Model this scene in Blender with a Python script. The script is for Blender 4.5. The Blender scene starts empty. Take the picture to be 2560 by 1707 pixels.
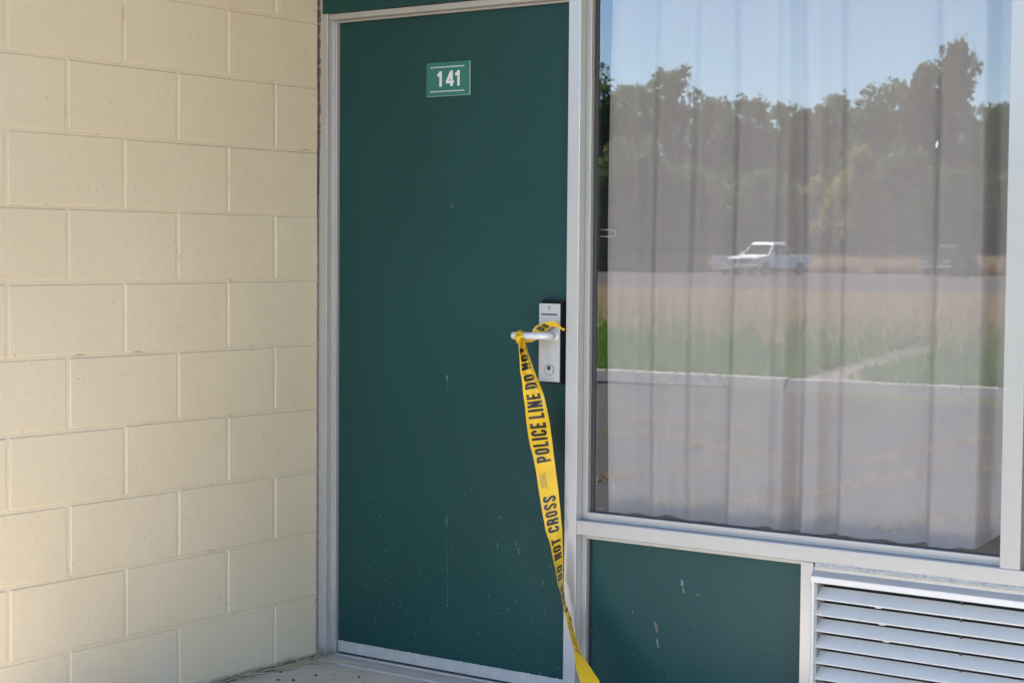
import bpy, bmesh, math, random
import numpy as np
from mathutils import Vector, Matrix
random.seed(7); RNG = np.random.default_rng(7)
sc = bpy.context.scene
col = sc.collection

# ------------------------------------------------------------------ camera
cam_d = bpy.data.cameras.new('camera'); cam = bpy.data.objects.new('camera', cam_d); col.objects.link(cam)
YAW, PIT, ROL = 0.630214, -0.049070, 0.007791
fw = Vector((-math.sin(YAW)*math.cos(PIT), math.cos(YAW)*math.cos(PIT), math.sin(PIT)))
rt = fw.cross(Vector((0, 0, 1))).normalized(); up = rt.cross(fw)
r2 = rt*math.cos(ROL) + up*math.sin(ROL); u2 = up*math.cos(ROL) - rt*math.sin(ROL)
M = Matrix((r2, u2, -fw)).transposed().to_4x4(); M.translation = Vector((3.8771, -4.2610, 1.3047))
cam.matrix_world = M
cam_d.sensor_width = 36; cam_d.lens = 4490.04/2560*36
cam_d.clip_start = .05; cam_d.clip_end = 3000
cam_d.dof.use_dof = True; cam_d.dof.focus_distance = 5.55; cam_d.dof.aperture_fstop = 9.0
sc.camera = cam

# ------------------------------------------------------------------ sky, sun, exposure
SUN = Vector((-.56, -.32, .77)).normalized()
w = bpy.data.worlds.new('World'); sc.world = w; w.use_nodes = True
nt = w.node_tree; nt.nodes.clear()
sky = nt.nodes.new('ShaderNodeTexSky'); sky.sky_type = 'NISHITA'; sky.sun_disc = False
sky.sun_elevation = math.asin(SUN.z); sky.sun_rotation = math.atan2(SUN.x, SUN.y)
sky.altitude = 1500; sky.air_density = 1.0; sky.dust_density = 0.0; sky.ozone_density = 3.0
bg = nt.nodes.new('ShaderNodeBackground'); bg.inputs[1].default_value = .085
wo = nt.nodes.new('ShaderNodeOutputWorld'); nt.links.new(sky.outputs[0], bg.inputs[0]); nt.links.new(bg.outputs[0], wo.inputs[0])
sd = bpy.data.lights.new('sun', 'SUN'); sd.energy = 5.0; sd.angle = math.radians(.53); sd.color = (1, .93, .82)
so = bpy.data.objects.new('sun', sd); col.objects.link(so); so.rotation_euler = (-SUN).to_track_quat('-Z', 'Y').to_euler()
vs = sc.view_settings; vs.view_transform = 'Standard'; vs.look = 'None'; vs.gamma = 1; vs.use_curve_mapping = False
vs.exposure = 2.7
sc.render.engine = 'CYCLES'; cy = sc.cycles
cy.use_denoising = True; cy.max_bounces = 7; cy.diffuse_bounces = 4; cy.glossy_bounces = 3; cy.transmission_bounces = 2; cy.transparent_max_bounces = 16
cy.caustics_reflective = False; cy.caustics_refractive = False; cy.sample_clamp_indirect = 8

# ------------------------------------------------------------------ materials
def srgb(r, g, b):
    f = lambda c: (c/12.92 if c <= .04045 else ((c+.055)/1.055)**2.4)
    return (f(r/255), f(g/255), f(b/255), 1)
class N:
    """small node-graph helper"""
    def __init__(s, name):
        s.m = bpy.data.materials.new(name); s.m.use_nodes = True; s.t = s.m.node_tree; s.t.nodes.clear()
        s.out = s.t.nodes.new('ShaderNodeOutputMaterial')
    def n(s, typ, **kw):
        x = s.t.nodes.new('ShaderNode'+typ)
        for k, v in kw.items():
            if k.startswith('_'): setattr(x, k[1:], v)
            else:
                key = int(k[1:]) if k[0] == 'i' and k[1:].isdigit() else k.replace('_', ' ')
                if isinstance(v, bpy.types.NodeSocket): s.t.links.new(v, x.inputs[key])
                else: x.inputs[key].default_value = v
        return x
    def math(s, op, a, b=0., c=0.):
        x = s.n('Math', _operation=op)
        for i, v in enumerate((a, b, c)):
            if isinstance(v, bpy.types.NodeSocket): s.t.links.new(v, x.inputs[i])
            else: x.inputs[i].default_value = v
        return x.outputs[0]
    def mix(s, f, a, b):
        x = s.n('Mix', _data_type='RGBA', _clamp_factor=True)
        for i, v in ((0, f), (6, a), (7, b)):
            if isinstance(v, bpy.types.NodeSocket): s.t.links.new(v, x.inputs[i])
            else: x.inputs[i].default_value = v
        return x.outputs[2]
    def ramp(s, f, a, b):   # smooth 0..1 between a and b
        x = s.n('MapRange', _interpolation_type='SMOOTHSTEP'); s.t.links.new(f, x.inputs[0])
        x.inputs[1].default_value = a; x.inputs[2].default_value = b; return x.outputs[0]
    def noise(s, co, scale, detail=4, rough=.55, dist=0.):
        x = s.n('TexNoise', Scale=scale, Detail=detail, Roughness=rough, Distortion=dist)
        if co is not None: s.t.links.new(co, x.inputs['Vector'])
        return x.outputs[0]
    def obj(s): return s.n('TexCoord').outputs['Object']
    def pos(s): return s.n('NewGeometry').outputs['Position']
    def scale(s, v, sc_):
        x = s.n('Mapping', Scale=sc_); s.t.links.new(v, x.inputs[0]); return x.outputs[0]
    def bump(s, h, strength, dist, normal=None):
        x = s.n('Bump', Strength=strength, Distance=dist); s.t.links.new(h, x.inputs['Height'])
        if normal is not None: s.t.links.new(normal, x.inputs['Normal'])
        return x.outputs[0]
    def bsdf(s, **kw):
        b = s.n('BsdfPrincipled', **kw); s.t.links.new(b.outputs[0], s.out.inputs[0]); return s.m

def simple(name, c, rough=.5, metal=0., var=.12, scale=8., bump=0., bscale=80., spec=.5):
    g = N(name); p = g.pos()
    nz = g.noise(p, scale)
    cc = g.mix(nz, tuple(x*(1-var) for x in c[:3])+(1,), tuple(min(1, x*(1+var)) for x in c[:3])+(1,))
    kw = dict(Base_Color=cc, Roughness=rough, Metallic=metal, Specular_IOR_Level=spec)
    if bump: kw['Normal'] = g.bump(g.noise(p, bscale, 3), bump, .002)
    return g.bsdf(**kw)

def m_block():
    g = N('cream_paint'); p = g.pos()
    big = g.noise(p, 1.7, 3); mid = g.noise(p, 7, 4)
    c = g.mix(g.ramp(big, .3, .7), (.572, .478, .340, 1), (.598, .508, .375, 1))
    c = g.mix(g.math('MULTIPLY', g.ramp(mid, .5, .8), .35), c, (.56, .47, .33, 1))
    # scattered dark chips and grime close to the slab
    v = g.n('TexVoronoi', Scale=21., Randomness=1.); g.t.links.new(p, v.inputs['Vector'])
    chip = g.math('MULTIPLY', g.math('LESS_THAN', v.outputs['Distance'], .07), g.math('GREATER_THAN', g.n('SeparateColor', i0=v.outputs['Color']).outputs[0], .90))
    c = g.mix(g.math('MULTIPLY', chip, .5), c, (.22, .19, .15, 1))
    z = g.n('SeparateXYZ', i0=p).outputs[2]
    dirt = g.math('MULTIPLY', g.math('SUBTRACT', 1., g.ramp(g.math('SUBTRACT', z, g.math('MULTIPLY', g.noise(p, 26, 4), .03)), -.012, .010)), .7)
    c = g.mix(dirt, c, (.10, .085, .07, 1))
    wash = g.math('MULTIPLY', g.math('SUBTRACT', 1., g.ramp(z, .0, .5)), g.ramp(g.noise(p, 5, 3), .5, .7))
    c = g.mix(g.math('MULTIPLY', wash, .35), c, (.53, .50, .44, 1))
    h1 = g.noise(p, 190, 3, .6); h2 = g.noise(p, 38, 3, .5); h3 = g.noise(p, 9, 2)
    bl = g.n('TexVoronoi', Scale=48., _feature='SMOOTH_F1'); g.t.links.new(p, bl.inputs['Vector'])
    pim = g.math('MULTIPLY', g.math('SUBTRACT', 1., g.ramp(bl.outputs['Distance'], .05, .22)), g.math('GREATER_THAN', g.n('SeparateColor', i0=bl.outputs['Color']).outputs[1], .72))
    hh = g.math('ADD', g.math('MULTIPLY', h1, .10), g.math('ADD', g.math('MULTIPLY', h2, .28), g.math('ADD', g.math('MULTIPLY', h3, .8), g.math('MULTIPLY', pim, .16)))); nb = g.bump(hh, .5, .006)
    return g.bsdf(Base_Color=c, Roughness=.55, Specular_IOR_Level=.35, Normal=nb)

def m_green(name, gloss=.33, zspan=(0., 1.1)):
    g = N(name); p = g.pos()
    c = g.mix(g.ramp(g.noise(p, 2.2, 4), .3, .7), (.0045, .042, .040, 1), (.0060, .049, .046, 1))
    z = g.n('SeparateXYZ', i0=p).outputs[2]
    low = g.math('SUBTRACT', 1., g.ramp(z, zspan[0]+.02, zspan[1]))
    low = g.math('MULTIPLY', low, g.math('MULTIPLY', low, low))
    for sc_, th, lim in ((62., .12, .20), (120., .15, .36), (30., .05, .20)):
        v = g.n('TexVoronoi', Scale=sc_, Randomness=1.); g.t.links.new(g.scale(p, (1, 1, .7)), v.inputs['Vector'])
        cc = g.n('SeparateColor', i0=v.outputs['Color'])
        keep = g.math('GREATER_THAN', g.math('ADD', cc.outputs[0], g.math('MULTIPLY', low, lim)), .998)
        size = g.math('MULTIPLY', cc.outputs[2], th)
        dot = g.math('MULTIPLY', g.math('LESS_THAN', v.outputs['Distance'], size), keep)
        c = g.mix(g.math('MULTIPLY', dot, g.math('ADD', .2, g.math('MULTIPLY', cc.outputs[1], .6))), c, (.42, .42, .36, 1))
    # faint scuff smears
    sm = g.ramp(g.noise(g.scale(p, (1, 1, .35)), 14, 5, .7, .6), .66, .80)
    c = g.mix(g.math('MULTIPLY', sm, g.math('MULTIPLY', low, .16)), c, (.12, .12, .09, 1))
    rough = g.math('ADD', gloss, g.math('MULTIPLY', g.noise(p, 3.5, 4), .14))
    weave = g.noise(g.scale(p, (600, 600, 220)), 1., 2)
    nb = g.bump(g.math('ADD', g.math('MULTIPLY', weave, .02), g.noise(p, 5, 2)), .10, .006)
    return g.bsdf(Base_Color=c, Roughness=rough, Specular_IOR_Level=.32, Normal=nb)

def m_frame(name, c0=(.425, .405, .38, 1), rough=.26, speck=.13, metal=.3):
    g = N(name); p = g.pos()
    c = g.mix(g.ramp(g.noise(p, 3, 3), .3, .7), tuple(x*.97 for x in c0[:3])+(1,), tuple(x*1.03 for x in c0[:3])+(1,))
    g1 = g.ramp(g.noise(g.scale(p, (3, 3, .6)), 9, 5, .65), .62, .85)
    c = g.mix(g.math('MULTIPLY', g1, .12), c, (.33, .30, .26, 1))
    v = g.n('TexVoronoi', Scale=95., Randomness=1.); g.t.links.new(p, v.inputs['Vector'])
    cc = g.n('SeparateColor', i0=v.outputs['Color'])
    dot = g.math('MULTIPLY', g.math('LESS_THAN', v.outputs['Distance'], g.math('MULTIPLY', cc.outputs[2], .16)), g.math('GREATER_THAN', cc.outputs[0], .86))
    c = g.mix(g.math('MULTIPLY', dot, speck*2), c, (.16, .15, .14, 1))
    z = g.n('SeparateXYZ', i0=p).outputs[2]
    foot = g.math('SUBTRACT', 1., g.ramp(g.math('SUBTRACT', z, g.math('MULTIPLY', g.noise(p, 30, 3), .04)), -.005, .03))
    c = g.mix(g.math('MULTIPLY', foot, .55), c, (.13, .12, .10, 1))
    nb = g.bump(g.noise(p, 240, 2), .05, .001)
    return g.bsdf(Base_Color=c, Roughness=rough, Specular_IOR_Level=.55, Metallic=metal, Normal=nb)

def m_louver():
    g = N('louver_enamel'); p = g.pos()
    c = g.mix(g.noise(p, 6, 4), (.60, .56, .51, 1), (.66, .62, .565, 1))
    for s_, th, lim, k in ((85., .12, .72, .6), (210., .20, .78, .45)):
        v = g.n('TexVoronoi', Scale=s_, Randomness=1.); g.t.links.new(p, v.inputs['Vector'])
        cc = g.n('SeparateColor', i0=v.outputs['Color'])
        d = g.math('MULTIPLY', g.math('LESS_THAN', v.outputs['Distance'], g.math('MULTIPLY', cc.outputs[2], th)), g.math('GREATER_THAN', cc.outputs[0], lim))
        c = g.mix(g.math('MULTIPLY', d, k), c, (.10, .10, .09, 1))
    c = g.mix(g.math('MULTIPLY', g.ramp(g.noise(g.scale(p, (.5, 1, 1)), 30, 4), .6, .8), .3), c, (.42, .43, .42, 1))
    return g.bsdf(Base_Color=c, Roughness=.42, Specular_IOR_Level=.5, Normal=g.bump(g.noise(p, 9, 2), .15, .004))

def m_glass():
    g = N('window_glass')
    p = g.pos()
    wv = g.noise(g.scale(p, (1., 1., .55)), 5.5, 1, .4)
    wv2 = g.noise(g.scale(p, (1., 1., .8)), 16, 1, .4)
    nb = g.bump(g.math('ADD', wv, g.math('MULTIPLY', wv2, .16)), .12, .0006)
    fr = g.n('Fresnel', IOR=1.52)
    bf = g.n('NewGeometry').outputs['Backfacing']
    fac = g.math('MULTIPLY', g.math('MULTIPLY', fr.outputs[0], 2.55), g.math('SUBTRACT', 1., bf))
    fac = g.math('MINIMUM', fac, 1.)
    gl = g.n('BsdfGlossy', Roughness=0.0, Normal=nb); gl.inputs[0].default_value = (1, 1, 1, 1)
    tr = g.n('BsdfTransparent'); tr.inputs[0].default_value = (.95, .96, .95, 1)
    mx = g.n('MixShader', i0=fac, i1=tr.outputs[0], i2=gl.outputs[0])
    df = g.n('BsdfDiffuse'); df.inputs[0].default_value = (.55, .54, .52, 1)
    grime = g.math('MULTIPLY', g.ramp(g.noise(p, 4, 5, .65), .42, .75), .022)
    grime = g.math('MULTIPLY', grime, g.math('SUBTRACT', 1., bf))
    m2 = g.n('MixShader', i0=grime, i1=mx.outputs[0], i2=df.outputs[0])
    g.t.links.new(m2.outputs[0], g.out.inputs[0]); return g.m

def m_concrete():
    g = N('walkway_concrete'); p = g.pos()
    c = g.mix(g.ramp(g.noise(p, 4, 6, .65), .3, .72), (.44, .40, .345, 1), (.57, .52, .455, 1))
    c = g.mix(g.math('MULTIPLY', g.ramp(g.noise(p, 2.2, 3), .55, .7), .5), c, (.52, .46, .39, 1))
    c = g.mix(g.math('MULTIPLY', g.ramp(g.noise(p, 60, 3), .62, .75), .4), c, (.24, .22, .20, 1))
    return g.bsdf(Base_Color=c, Roughness=.85, Normal=g.bump(g.noise(p, 120, 4), .35, .003))

def m_asphalt():
    g = N('old_asphalt'); p = g.pos()
    c = g.mix(g.ramp(g.noise(p, .55, 5), .3, .7), (.062, .059, .061, 1), (.085, .081, .082, 1))
    c = g.mix(g.ramp(g.noise(p, 40, 4), .5, .8), c, (.12, .117, .115, 1))
    v = g.n('TexVoronoi', Scale=.35, _feature='DISTANCE_TO_EDGE')
    g.t.links.new(g.n('Mix', _data_type='VECTOR', i0=.12, i4=p, i5=g.n('TexNoise', Scale=1.1, Detail=4.).outputs[1]).outputs[1], v.inputs['Vector'])
    cr = g.math('SUBTRACT', 1., g.ramp(v.outputs['Distance'], .004, .014))
    c = g.mix(g.math('MULTIPLY', cr, .4), c, (.05, .045, .04, 1))
    return g.bsdf(Base_Color=c, Roughness=.9, Specular_IOR_Level=.12, Normal=g.bump(g.noise(p, 90, 3), .4, .006))

def m_field():
    g = N('field_soil'); p = g.pos()
    y = g.n('SeparateXYZ', i0=p).outputs[1]
    far = g.ramp(g.math('ADD', g.math('MULTIPLY', y, -1), g.math('MULTIPLY', g.noise(p, .25, 4), 14)), 26, 44)
    gr = g.mix(g.noise(p, 1.4, 5), (.07, .085, .03, 1), (.11, .12, .05, 1))
    tn = g.mix(g.noise(p, .9, 5), (.28, .215, .15, 1), (.35, .275, .19, 1))
    return g.bsdf(Base_Color=g.mix(far, gr, tn), Roughness=.95, Normal=g.bump(g.noise(p, 5, 4), .8, .1))

def leaf_mat(name, a, b, tr=.5):
    g = N(name); p = g.pos()
    c = g.mix(g.noise(p, .9, 4), a, b)
    d = g.n('BsdfPrincipled', Base_Color=c, Roughness=.6, Specular_IOR_Level=.25)
    t = g.n('BsdfTranslucent', i0=c)
    m = g.n('MixShader', i0=tr, i1=d.outputs[0], i2=t.outputs[0]); g.t.links.new(m.outputs[0], g.out.inputs[0]); return g.m

def m_tape():
    g = N('yellow_film'); p = g.pos()
    c = g.mix(g.noise(p, 18, 4), (.82, .47, .010, 1), (.90, .56, .018, 1))
    nb = g.bump(g.noise(g.scale(p, (1, 1, .45)), 42, 3, .6, 1.6), .6, .006)
    d = g.n('BsdfPrincipled', Base_Color=c, Roughness=.28, Specular_IOR_Level=.5, Normal=nb)
    t = g.n('BsdfTranslucent', i0=c)
    m = g.n('MixShader', i0=.22, i1=d.outputs[0], i2=t.outputs[0]); g.t.links.new(m.outputs[0], g.out.inputs[0]); return g.m

def m_ink(name, dark, worn):
    g = N(name); p = g.pos()
    c = g.mix(g.ramp(g.noise(p, 260, 3, .7), .62, .78), dark, worn)
    return g.bsdf(Base_Color=c, Roughness=.33)

def m_curtain():
    g = N('curtain_cloth'); p = g.pos()
    c = g.mix(g.noise(g.scale(p, (6, 6, .4)), 2, 3), (.395, .332, .326, 1), (.46, .392, .382, 1))
    nb = g.bump(g.noise(g.scale(p, (900, 900, 500)), 1, 2), .15, .0006)
    d = g.n('BsdfPrincipled', Base_Color=c, Roughness=.85, Normal=nb)
    t = g.n('BsdfTranslucent', i0=c)
    m = g.n('MixShader', i0=.2, i1=d.outputs[0], i2=t.outputs[0]); g.t.links.new(m.outputs[0], g.out.inputs[0]); return g.m

MAT = dict(
 block=m_block(), door=m_green('door_enamel', .30), panel=m_green('panel_enamel', .34, (-.25, .75)), frame=m_frame('frame_enamel'), mullion=m_frame('mullion_metal', c0=(.47, .46, .45, 1), rough=.26, metal=.35),
 louver=m_louver(), glass=m_glass(), concrete=m_concrete(), asphalt=m_asphalt(), field=m_field(), tape=m_tape(),
 ink=m_ink('tape_ink', (.018, .010, .006, 1), (.16, .10, .02, 1)), ink_back=m_ink('tape_ink_through', (.36, .25, .02, 1), (.5, .34, .02, 1)),
 curtain=m_curtain(), alum=simple('worn_aluminium', (.44, .425, .405), .5, .2, .22, 22, .3, 200),
 levermetal=simple('brushed_lever', (.60, .60, .61), .42, .25, .05, 20), peep=simple('tarnished_brass', (.09, .095, .085), .5, .3), satin=simple('satin_metal', (.50, .50, .50), .36, .55, .06, 20), black=simple('black_plastic', (.012, .012, .013), .38, 0, .2),
 dark=simple('dark_recess', (.02, .02, .02), .8), gasket=simple('glazing_gasket', (.035, .035, .036), .6, 0, .25, 30),
 sign=simple('sign_teal', (.018, .135, .118), .35, 0, .06), signwhite=simple('sign_white', (.62, .62, .60), .5, 0, .05),
 signline=simple('sign_line', (.36, .46, .40), .5, 0, .05), scuff=simple('scuff', (.13, .17, .155), .6, 0, .35, 90),
 drip=simple('paint_drip', (.028, .075, .074), .45, 0, .2, 60), brownscuff=simple('brown_scuff', (.15, .115, .09), .6, 0, .3, 60),
 darkcaulk=simple('dark_caulk', (.085, .07, .062), .9, 0, .5, 60, .8, 160), caulk=simple('caulk', (.19, .165, .15), .85, 0, .4, 60, .7, 160), caulkwhite=simple('caulk_white', (.36, .355, .345), .8, 0, .2, 40, .4, 150),
 straw=simple('straw', (.46, .385, .255), .8, 0, .3, 60), dirt=simple('dirt', (.055, .045, .036), .95, 0, .4, 80, .6, 300),
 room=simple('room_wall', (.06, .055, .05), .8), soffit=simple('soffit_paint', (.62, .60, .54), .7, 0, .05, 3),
 kerb=simple('kerb_concrete', (.29, .28, .265), .85, 0, .25, 3, .5, 40), path=simple('path_concrete', (.17, .145, .12), .9, 0, .2, 2, .5, 30),
 road=simple('road_asphalt', (.12, .115, .115), .95, 0, .15, .6, .4, 30, spec=.0),
 white_car=simple('white_car_paint', (.86, .86, .86), .5, 0, .02, spec=.2), dark_car=simple('dark_car_paint', (.010, .011, .014), .45, 0, .1, spec=.08),
 chrome=simple('chrome', (.75, .75, .76), .12, 1., .03), rimcap=simple('weathered_enamel', (.33, .325, .32), .6, 0, .15, 12), tyre=simple('tyre_rubber', (.02, .02, .02), .8), carglass=simple('car_glass', (.020, .023, .026), .8, 0, .1, spec=.0),
 lamp=simple('lamp_lens', (.7, .7, .68), .08, .2, .05), amber=simple('amber_lens', (.65, .20, .03), .2), trailer=simple('trailer_white', (.72, .70, .67), .5, 0, .08),
 bark=simple('bark', (.10, .08, .06), .9, 0, .3, 2, .6, 12),
 grass=leaf_mat('grass_green', (.09, .19, .025, 1), (.16, .27, .05, 1)), crackweed=leaf_mat('weed_straw', (.38, .30, .14, 1), (.50, .40, .20, 1), .3), dry=leaf_mat('grass_dry', (.38, .285, .18, 1), (.50, .39, .26, 1), .5),
 leaf0=leaf_mat('leaf_dark', (.05, .10, .025, 1), (.11, .18, .05, 1)), leaf1=leaf_mat('leaf_mid', (.07, .12, .03, 1), (.15, .21, .06, 1)),
 leaf2=leaf_mat('leaf_olive', (.20, .23, .05, 1), (.40, .39, .10, 1)), leaf3=leaf_mat('leaf_grey', (.06, .10, .03, 1), (.11, .16, .05, 1)),
)

# ------------------------------------------------------------------ mesh helpers
def obj(name, me, mat=None, parent=None, smooth=False):
    o = bpy.data.objects.new(name, me); col.objects.link(o)
    if mat is not None and not me.materials: me.materials.append(MAT[mat] if isinstance(mat, str) else mat)
    if parent is not None: o.parent = parent
    if smooth:
        for pl in me.polygons: pl.use_smooth = True
    return o
def mesh(name, v, f):
    me = bpy.data.meshes.new(name); me.from_pydata([tuple(map(float, a)) for a in v], [], f); me.validate(); me.update(); return me
def from_bm(name, bm):
    bmesh.ops.recalc_face_normals(bm, faces=bm.faces[:]); me = bpy.data.meshes.new(name); bm.to_mesh(me); bm.free(); return me
def bm_box(bm, x0, x1, y0, y1, z0, z1, bev=0., seg=2):
    r = bmesh.ops.create_cube(bm, size=1.)
    vs_ = r['verts']
    for v in vs_: v.co = Vector(((x0+x1)/2+v.co.x*(x1-x0), (y0+y1)/2+v.co.y*(y1-y0), (z0+z1)/2+v.co.z*(z1-z0)))
    if bev:
        es = list({e for v in vs_ for e in v.link_edges})
        bmesh.ops.bevel(bm, geom=es, offset=bev, segments=seg, affect='EDGES', profile=.5)
def box(name, dims, mat, parent=None, bev=.0015, seg=2):
    bm = bmesh.new(); bm_box(bm, *dims, bev=bev, seg=seg); return obj(name, from_bm(name, bm), mat, parent)
def prism(name, prof, x0, x1, mat, parent=None, bev=0., axis='x'):
    """profile of (y,z) pairs pulled along x"""
    bm = bmesh.new(); n = len(prof)
    a = [bm.verts.new((x0, y, z)) for y, z in prof]; b = [bm.verts.new((x1, y, z)) for y, z in prof]
    bm.faces.new(a[::-1]); bm.faces.new(b)
    for i in range(n): bm.faces.new((a[i], a[(i+1) % n], b[(i+1) % n], b[i]))
    if bev: bmesh.ops.bevel(bm, geom=bm.edges[:], offset=bev, segments=2, affect='EDGES', profile=.5)
    return obj(name, from_bm(name, bm), mat, parent)
def tube(bm, pts, rad, n=12, cap=True):
    pts = [Vector(p) for p in pts]; rings = []
    rads = rad if hasattr(rad, '__len__') else [rad]*len(pts)
    prev = None
    for i, p in enumerate(pts):
        d = (pts[min(i+1, len(pts)-1)]-pts[max(i-1, 0)]).normalized()
        a = (prev - d*prev.dot(d)).normalized() if prev is not None else d.orthogonal().normalized()
        prev = a; b = d.cross(a)
        rings.append([bm.verts.new(p+(a*math.cos(t)+b*math.sin(t))*rads[i]) for t in [k*2*math.pi/n for k in range(n)]])
    for r0, r1 in zip(rings, rings[1:]):
        for k in range(n): bm.faces.new((r0[k], r0[(k+1) % n], r1[(k+1) % n], r1[k]))
    if cap: bm.faces.new(rings[0][::-1]); bm.faces.new(rings[-1])
def thing(name, label, cat, loc=(0, 0, 0), group=None):
    o = bpy.data.objects.new(name, None); col.objects.link(o); o.empty_display_size = .1; o.location = loc
    return tag(o, label, cat, group)
def tag(o, label=None, cat=None, group=None, kind=None):
    for k, v in (('label', label), ('category', cat), ('group', group), ('kind', kind)):
        if v: o[k] = v
    return o

# ------------------------------------------------------------------ the setting
def ground_z(y):    # y' metres out from the facade
    return float(np.interp(y, [-4000, 12, 12.8, 40, 97, 104, 124, 160, 4000], [-.13, -.13, -.01, .06, .17, .45, 1.25, 1.3, 1.3]))
ys = sorted(set([-200, 0, 6, 12.0, 12.8, 15, 20, 26, 32, 40, 48, 56, 65, 75, 85, 95, 98, 101, 104, 110, 117, 124, 135, 160, 300, 900, 2200]))
xs = [-2200, -600, -200, -120, -90, -70, -50, -35, -20, -10, 0, 20, 80, 300, 2200]
v = [(x, -y, ground_z(y)-.03) for y in ys for x in xs]; nx = len(xs)
f = [(j*nx+i, (j+1)*nx+i, (j+1)*nx+i+1, j*nx+i+1) for j in range(len(ys)-1) for i in range(nx-1)]
tag(obj('ground', mesh('ground', v, f), 'field'), kind='structure')
KS = -.080    # the kerb runs slightly askew to the building
def kerb_y(x): return -12.10 + KS*(x+7.3) + .03*math.sin(x*1.3)
vx = [-60+2*i for i in range(61)]
v = [(x, -1.95, -.12) for x in vx] + [(x, kerb_y(x)-.05, -.12) for x in vx]; n = len(vx)
tag(obj('parking_lot', mesh('parking_lot', v, [(i, n+i, n+i+1, i+1) for i in range(n-1)]), 'asphalt'), kind='structure')
kb = tag(bpy.data.objects.new('kerb', None), kind='structure'); col.objects.link(kb)
x = -44.
while x < 20:
    L = 2.4+.5*random.random()
    y0 = kerb_y(x+L/2)
    o = prism('kerb_section', [(0, -.13), (0, -.105), (-.10, .005), (-.13, .015), (-.26, .015), (-.26, -.13)], 0, L-.03, 'kerb', kb, .006); o.location = (x, y0+random.uniform(-.03, .03), random.uniform(-.015, .012)); o.rotation_euler = (0, 0, math.atan(KS)+random.uniform(-.012, .012))
    x += L
# concrete path crossing the grass, and the road beyond
v = [(-4.0, -12.75, .012), (-4.75, -12.7, .012), (-6.55, -20.7, .02), (-6.1, -20.9, .02)]
tag(obj('concrete_path', mesh('concrete_path', v, [(0, 1, 2, 3)]), 'path'), kind='structure')
rows = [(48, 88), (56, 90), (65, 92), (80, 94), (96, 96)]
v = []; rx = [-140, -90, -60, -40, -25, -10, 10, 60]
for k_, y in enumerate([47, 56, 66, 76, 86, 96.5]):
    for x in rx: v.append((x, -(y+(-.30*(x+24) if k_ == 0 else 0)*.5), ground_z(y)-.03+.012))
n = len(rx)
tag(obj('far_road', mesh('far_road', v, [(j*n+i, (j+1)*n+i, (j+1)*n+i+1, j*n+i+1) for j in range(5) for i in range(n-1)]), 'road'), kind='structure')
# walkway slab with a real edge
wk = tag(bpy.data.objects.new('walkway', None), kind='structure'); col.objects.link(wk)
x = -8.4
for i in range(12):
    box('walkway_slab', (x, x+1.492, -1.93, .30, -.16, 0), 'concrete', wk, .006); x += 1.5
# building mass round the room, and the canopy over the walkway
bd = tag(bpy.data.objects.new('motel_building', None), kind='structure'); col.objects.link(bd)
box('side_wall', (-9, -.21, .02, 6, 0, 2.62), 'soffit', bd, 0); box('side_wall', (2.98, 10, .02, 6, 0, 2.62), 'soffit', bd, 0)
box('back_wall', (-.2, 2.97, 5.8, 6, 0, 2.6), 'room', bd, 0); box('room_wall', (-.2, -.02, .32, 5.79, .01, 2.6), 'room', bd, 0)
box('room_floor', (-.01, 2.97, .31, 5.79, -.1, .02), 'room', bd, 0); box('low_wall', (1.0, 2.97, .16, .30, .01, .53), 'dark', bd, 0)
box('roof', (-9, 10, -1.68, 6.2, 2.63, 2.80), 'soffit', bd, .01); box('fascia', (-9.02, 10.02, -1.74, -1.685, 2.58, 2.90), 'panel', bd, .004)
box('header_beam', (-.2, 2.97, .06, .30, 2.262, 2.625), 'soffit', bd, 0)
# right of the window the panelled facade goes on outside the frame
box('facade_panel', (2.315, 2.97, .05, .15, .545, 2.26), 'panel', bd, .001)

# ------------------------------------------------------------------ painted block wall
wall = thing('block_wall', 'cream painted concrete block wall left of the green door', 'wall', (0, 0, 0))
box('mortar', (-.196, -.0030, -1.413, .05, .002, 2.61), 'block', wall, 0)
cache = {}
def block(d0, d1, z0, z1, first):
    j = .0048
    key = (round(d1-d0, 3), round(z1-z0, 3), first, random.randrange(3))
    if key not in cache:
        bm = bmesh.new(); e = lambda: random.uniform(-.0012, .0012)
        bm_box(bm, -.19, 0, -(d1-d0)/2+(0 if first == 2 else j)+e(), (d1-d0)/2-(0 if first == 1 else j)+e(), -(z1-z0)/2+j+e(), (z1-z0)/2-j+e(), .0048, 4)
        cache[key] = from_bm('block', bm)
    o = obj('block', cache[key], 'block', wall)
    o.location = (random.uniform(-.0009, .0009), -(d0+d1)/2, (z0+z1)/2)
    o.rotation_euler = (random.uniform(-.003, .003), random.uniform(-.0012, .0012), random.uniform(-.001, .001))
for c in range(13):
    z0 = .001 if c == 0 else .2+(c-1)*.2032; z1 = .2+c*.2032 if c < 12 else 2.61
    js = [.1957+.2032*n for n in range(c % 2, 7, 2)]
    js = [0]+[q for q in js if q < 1.35]+[1.415]
    for i, (a, b) in enumerate(zip(js, js[1:])): block(a, b, z0, z1, 1 if i == 0 else (2 if i == len(js)-2 else 0))
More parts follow.
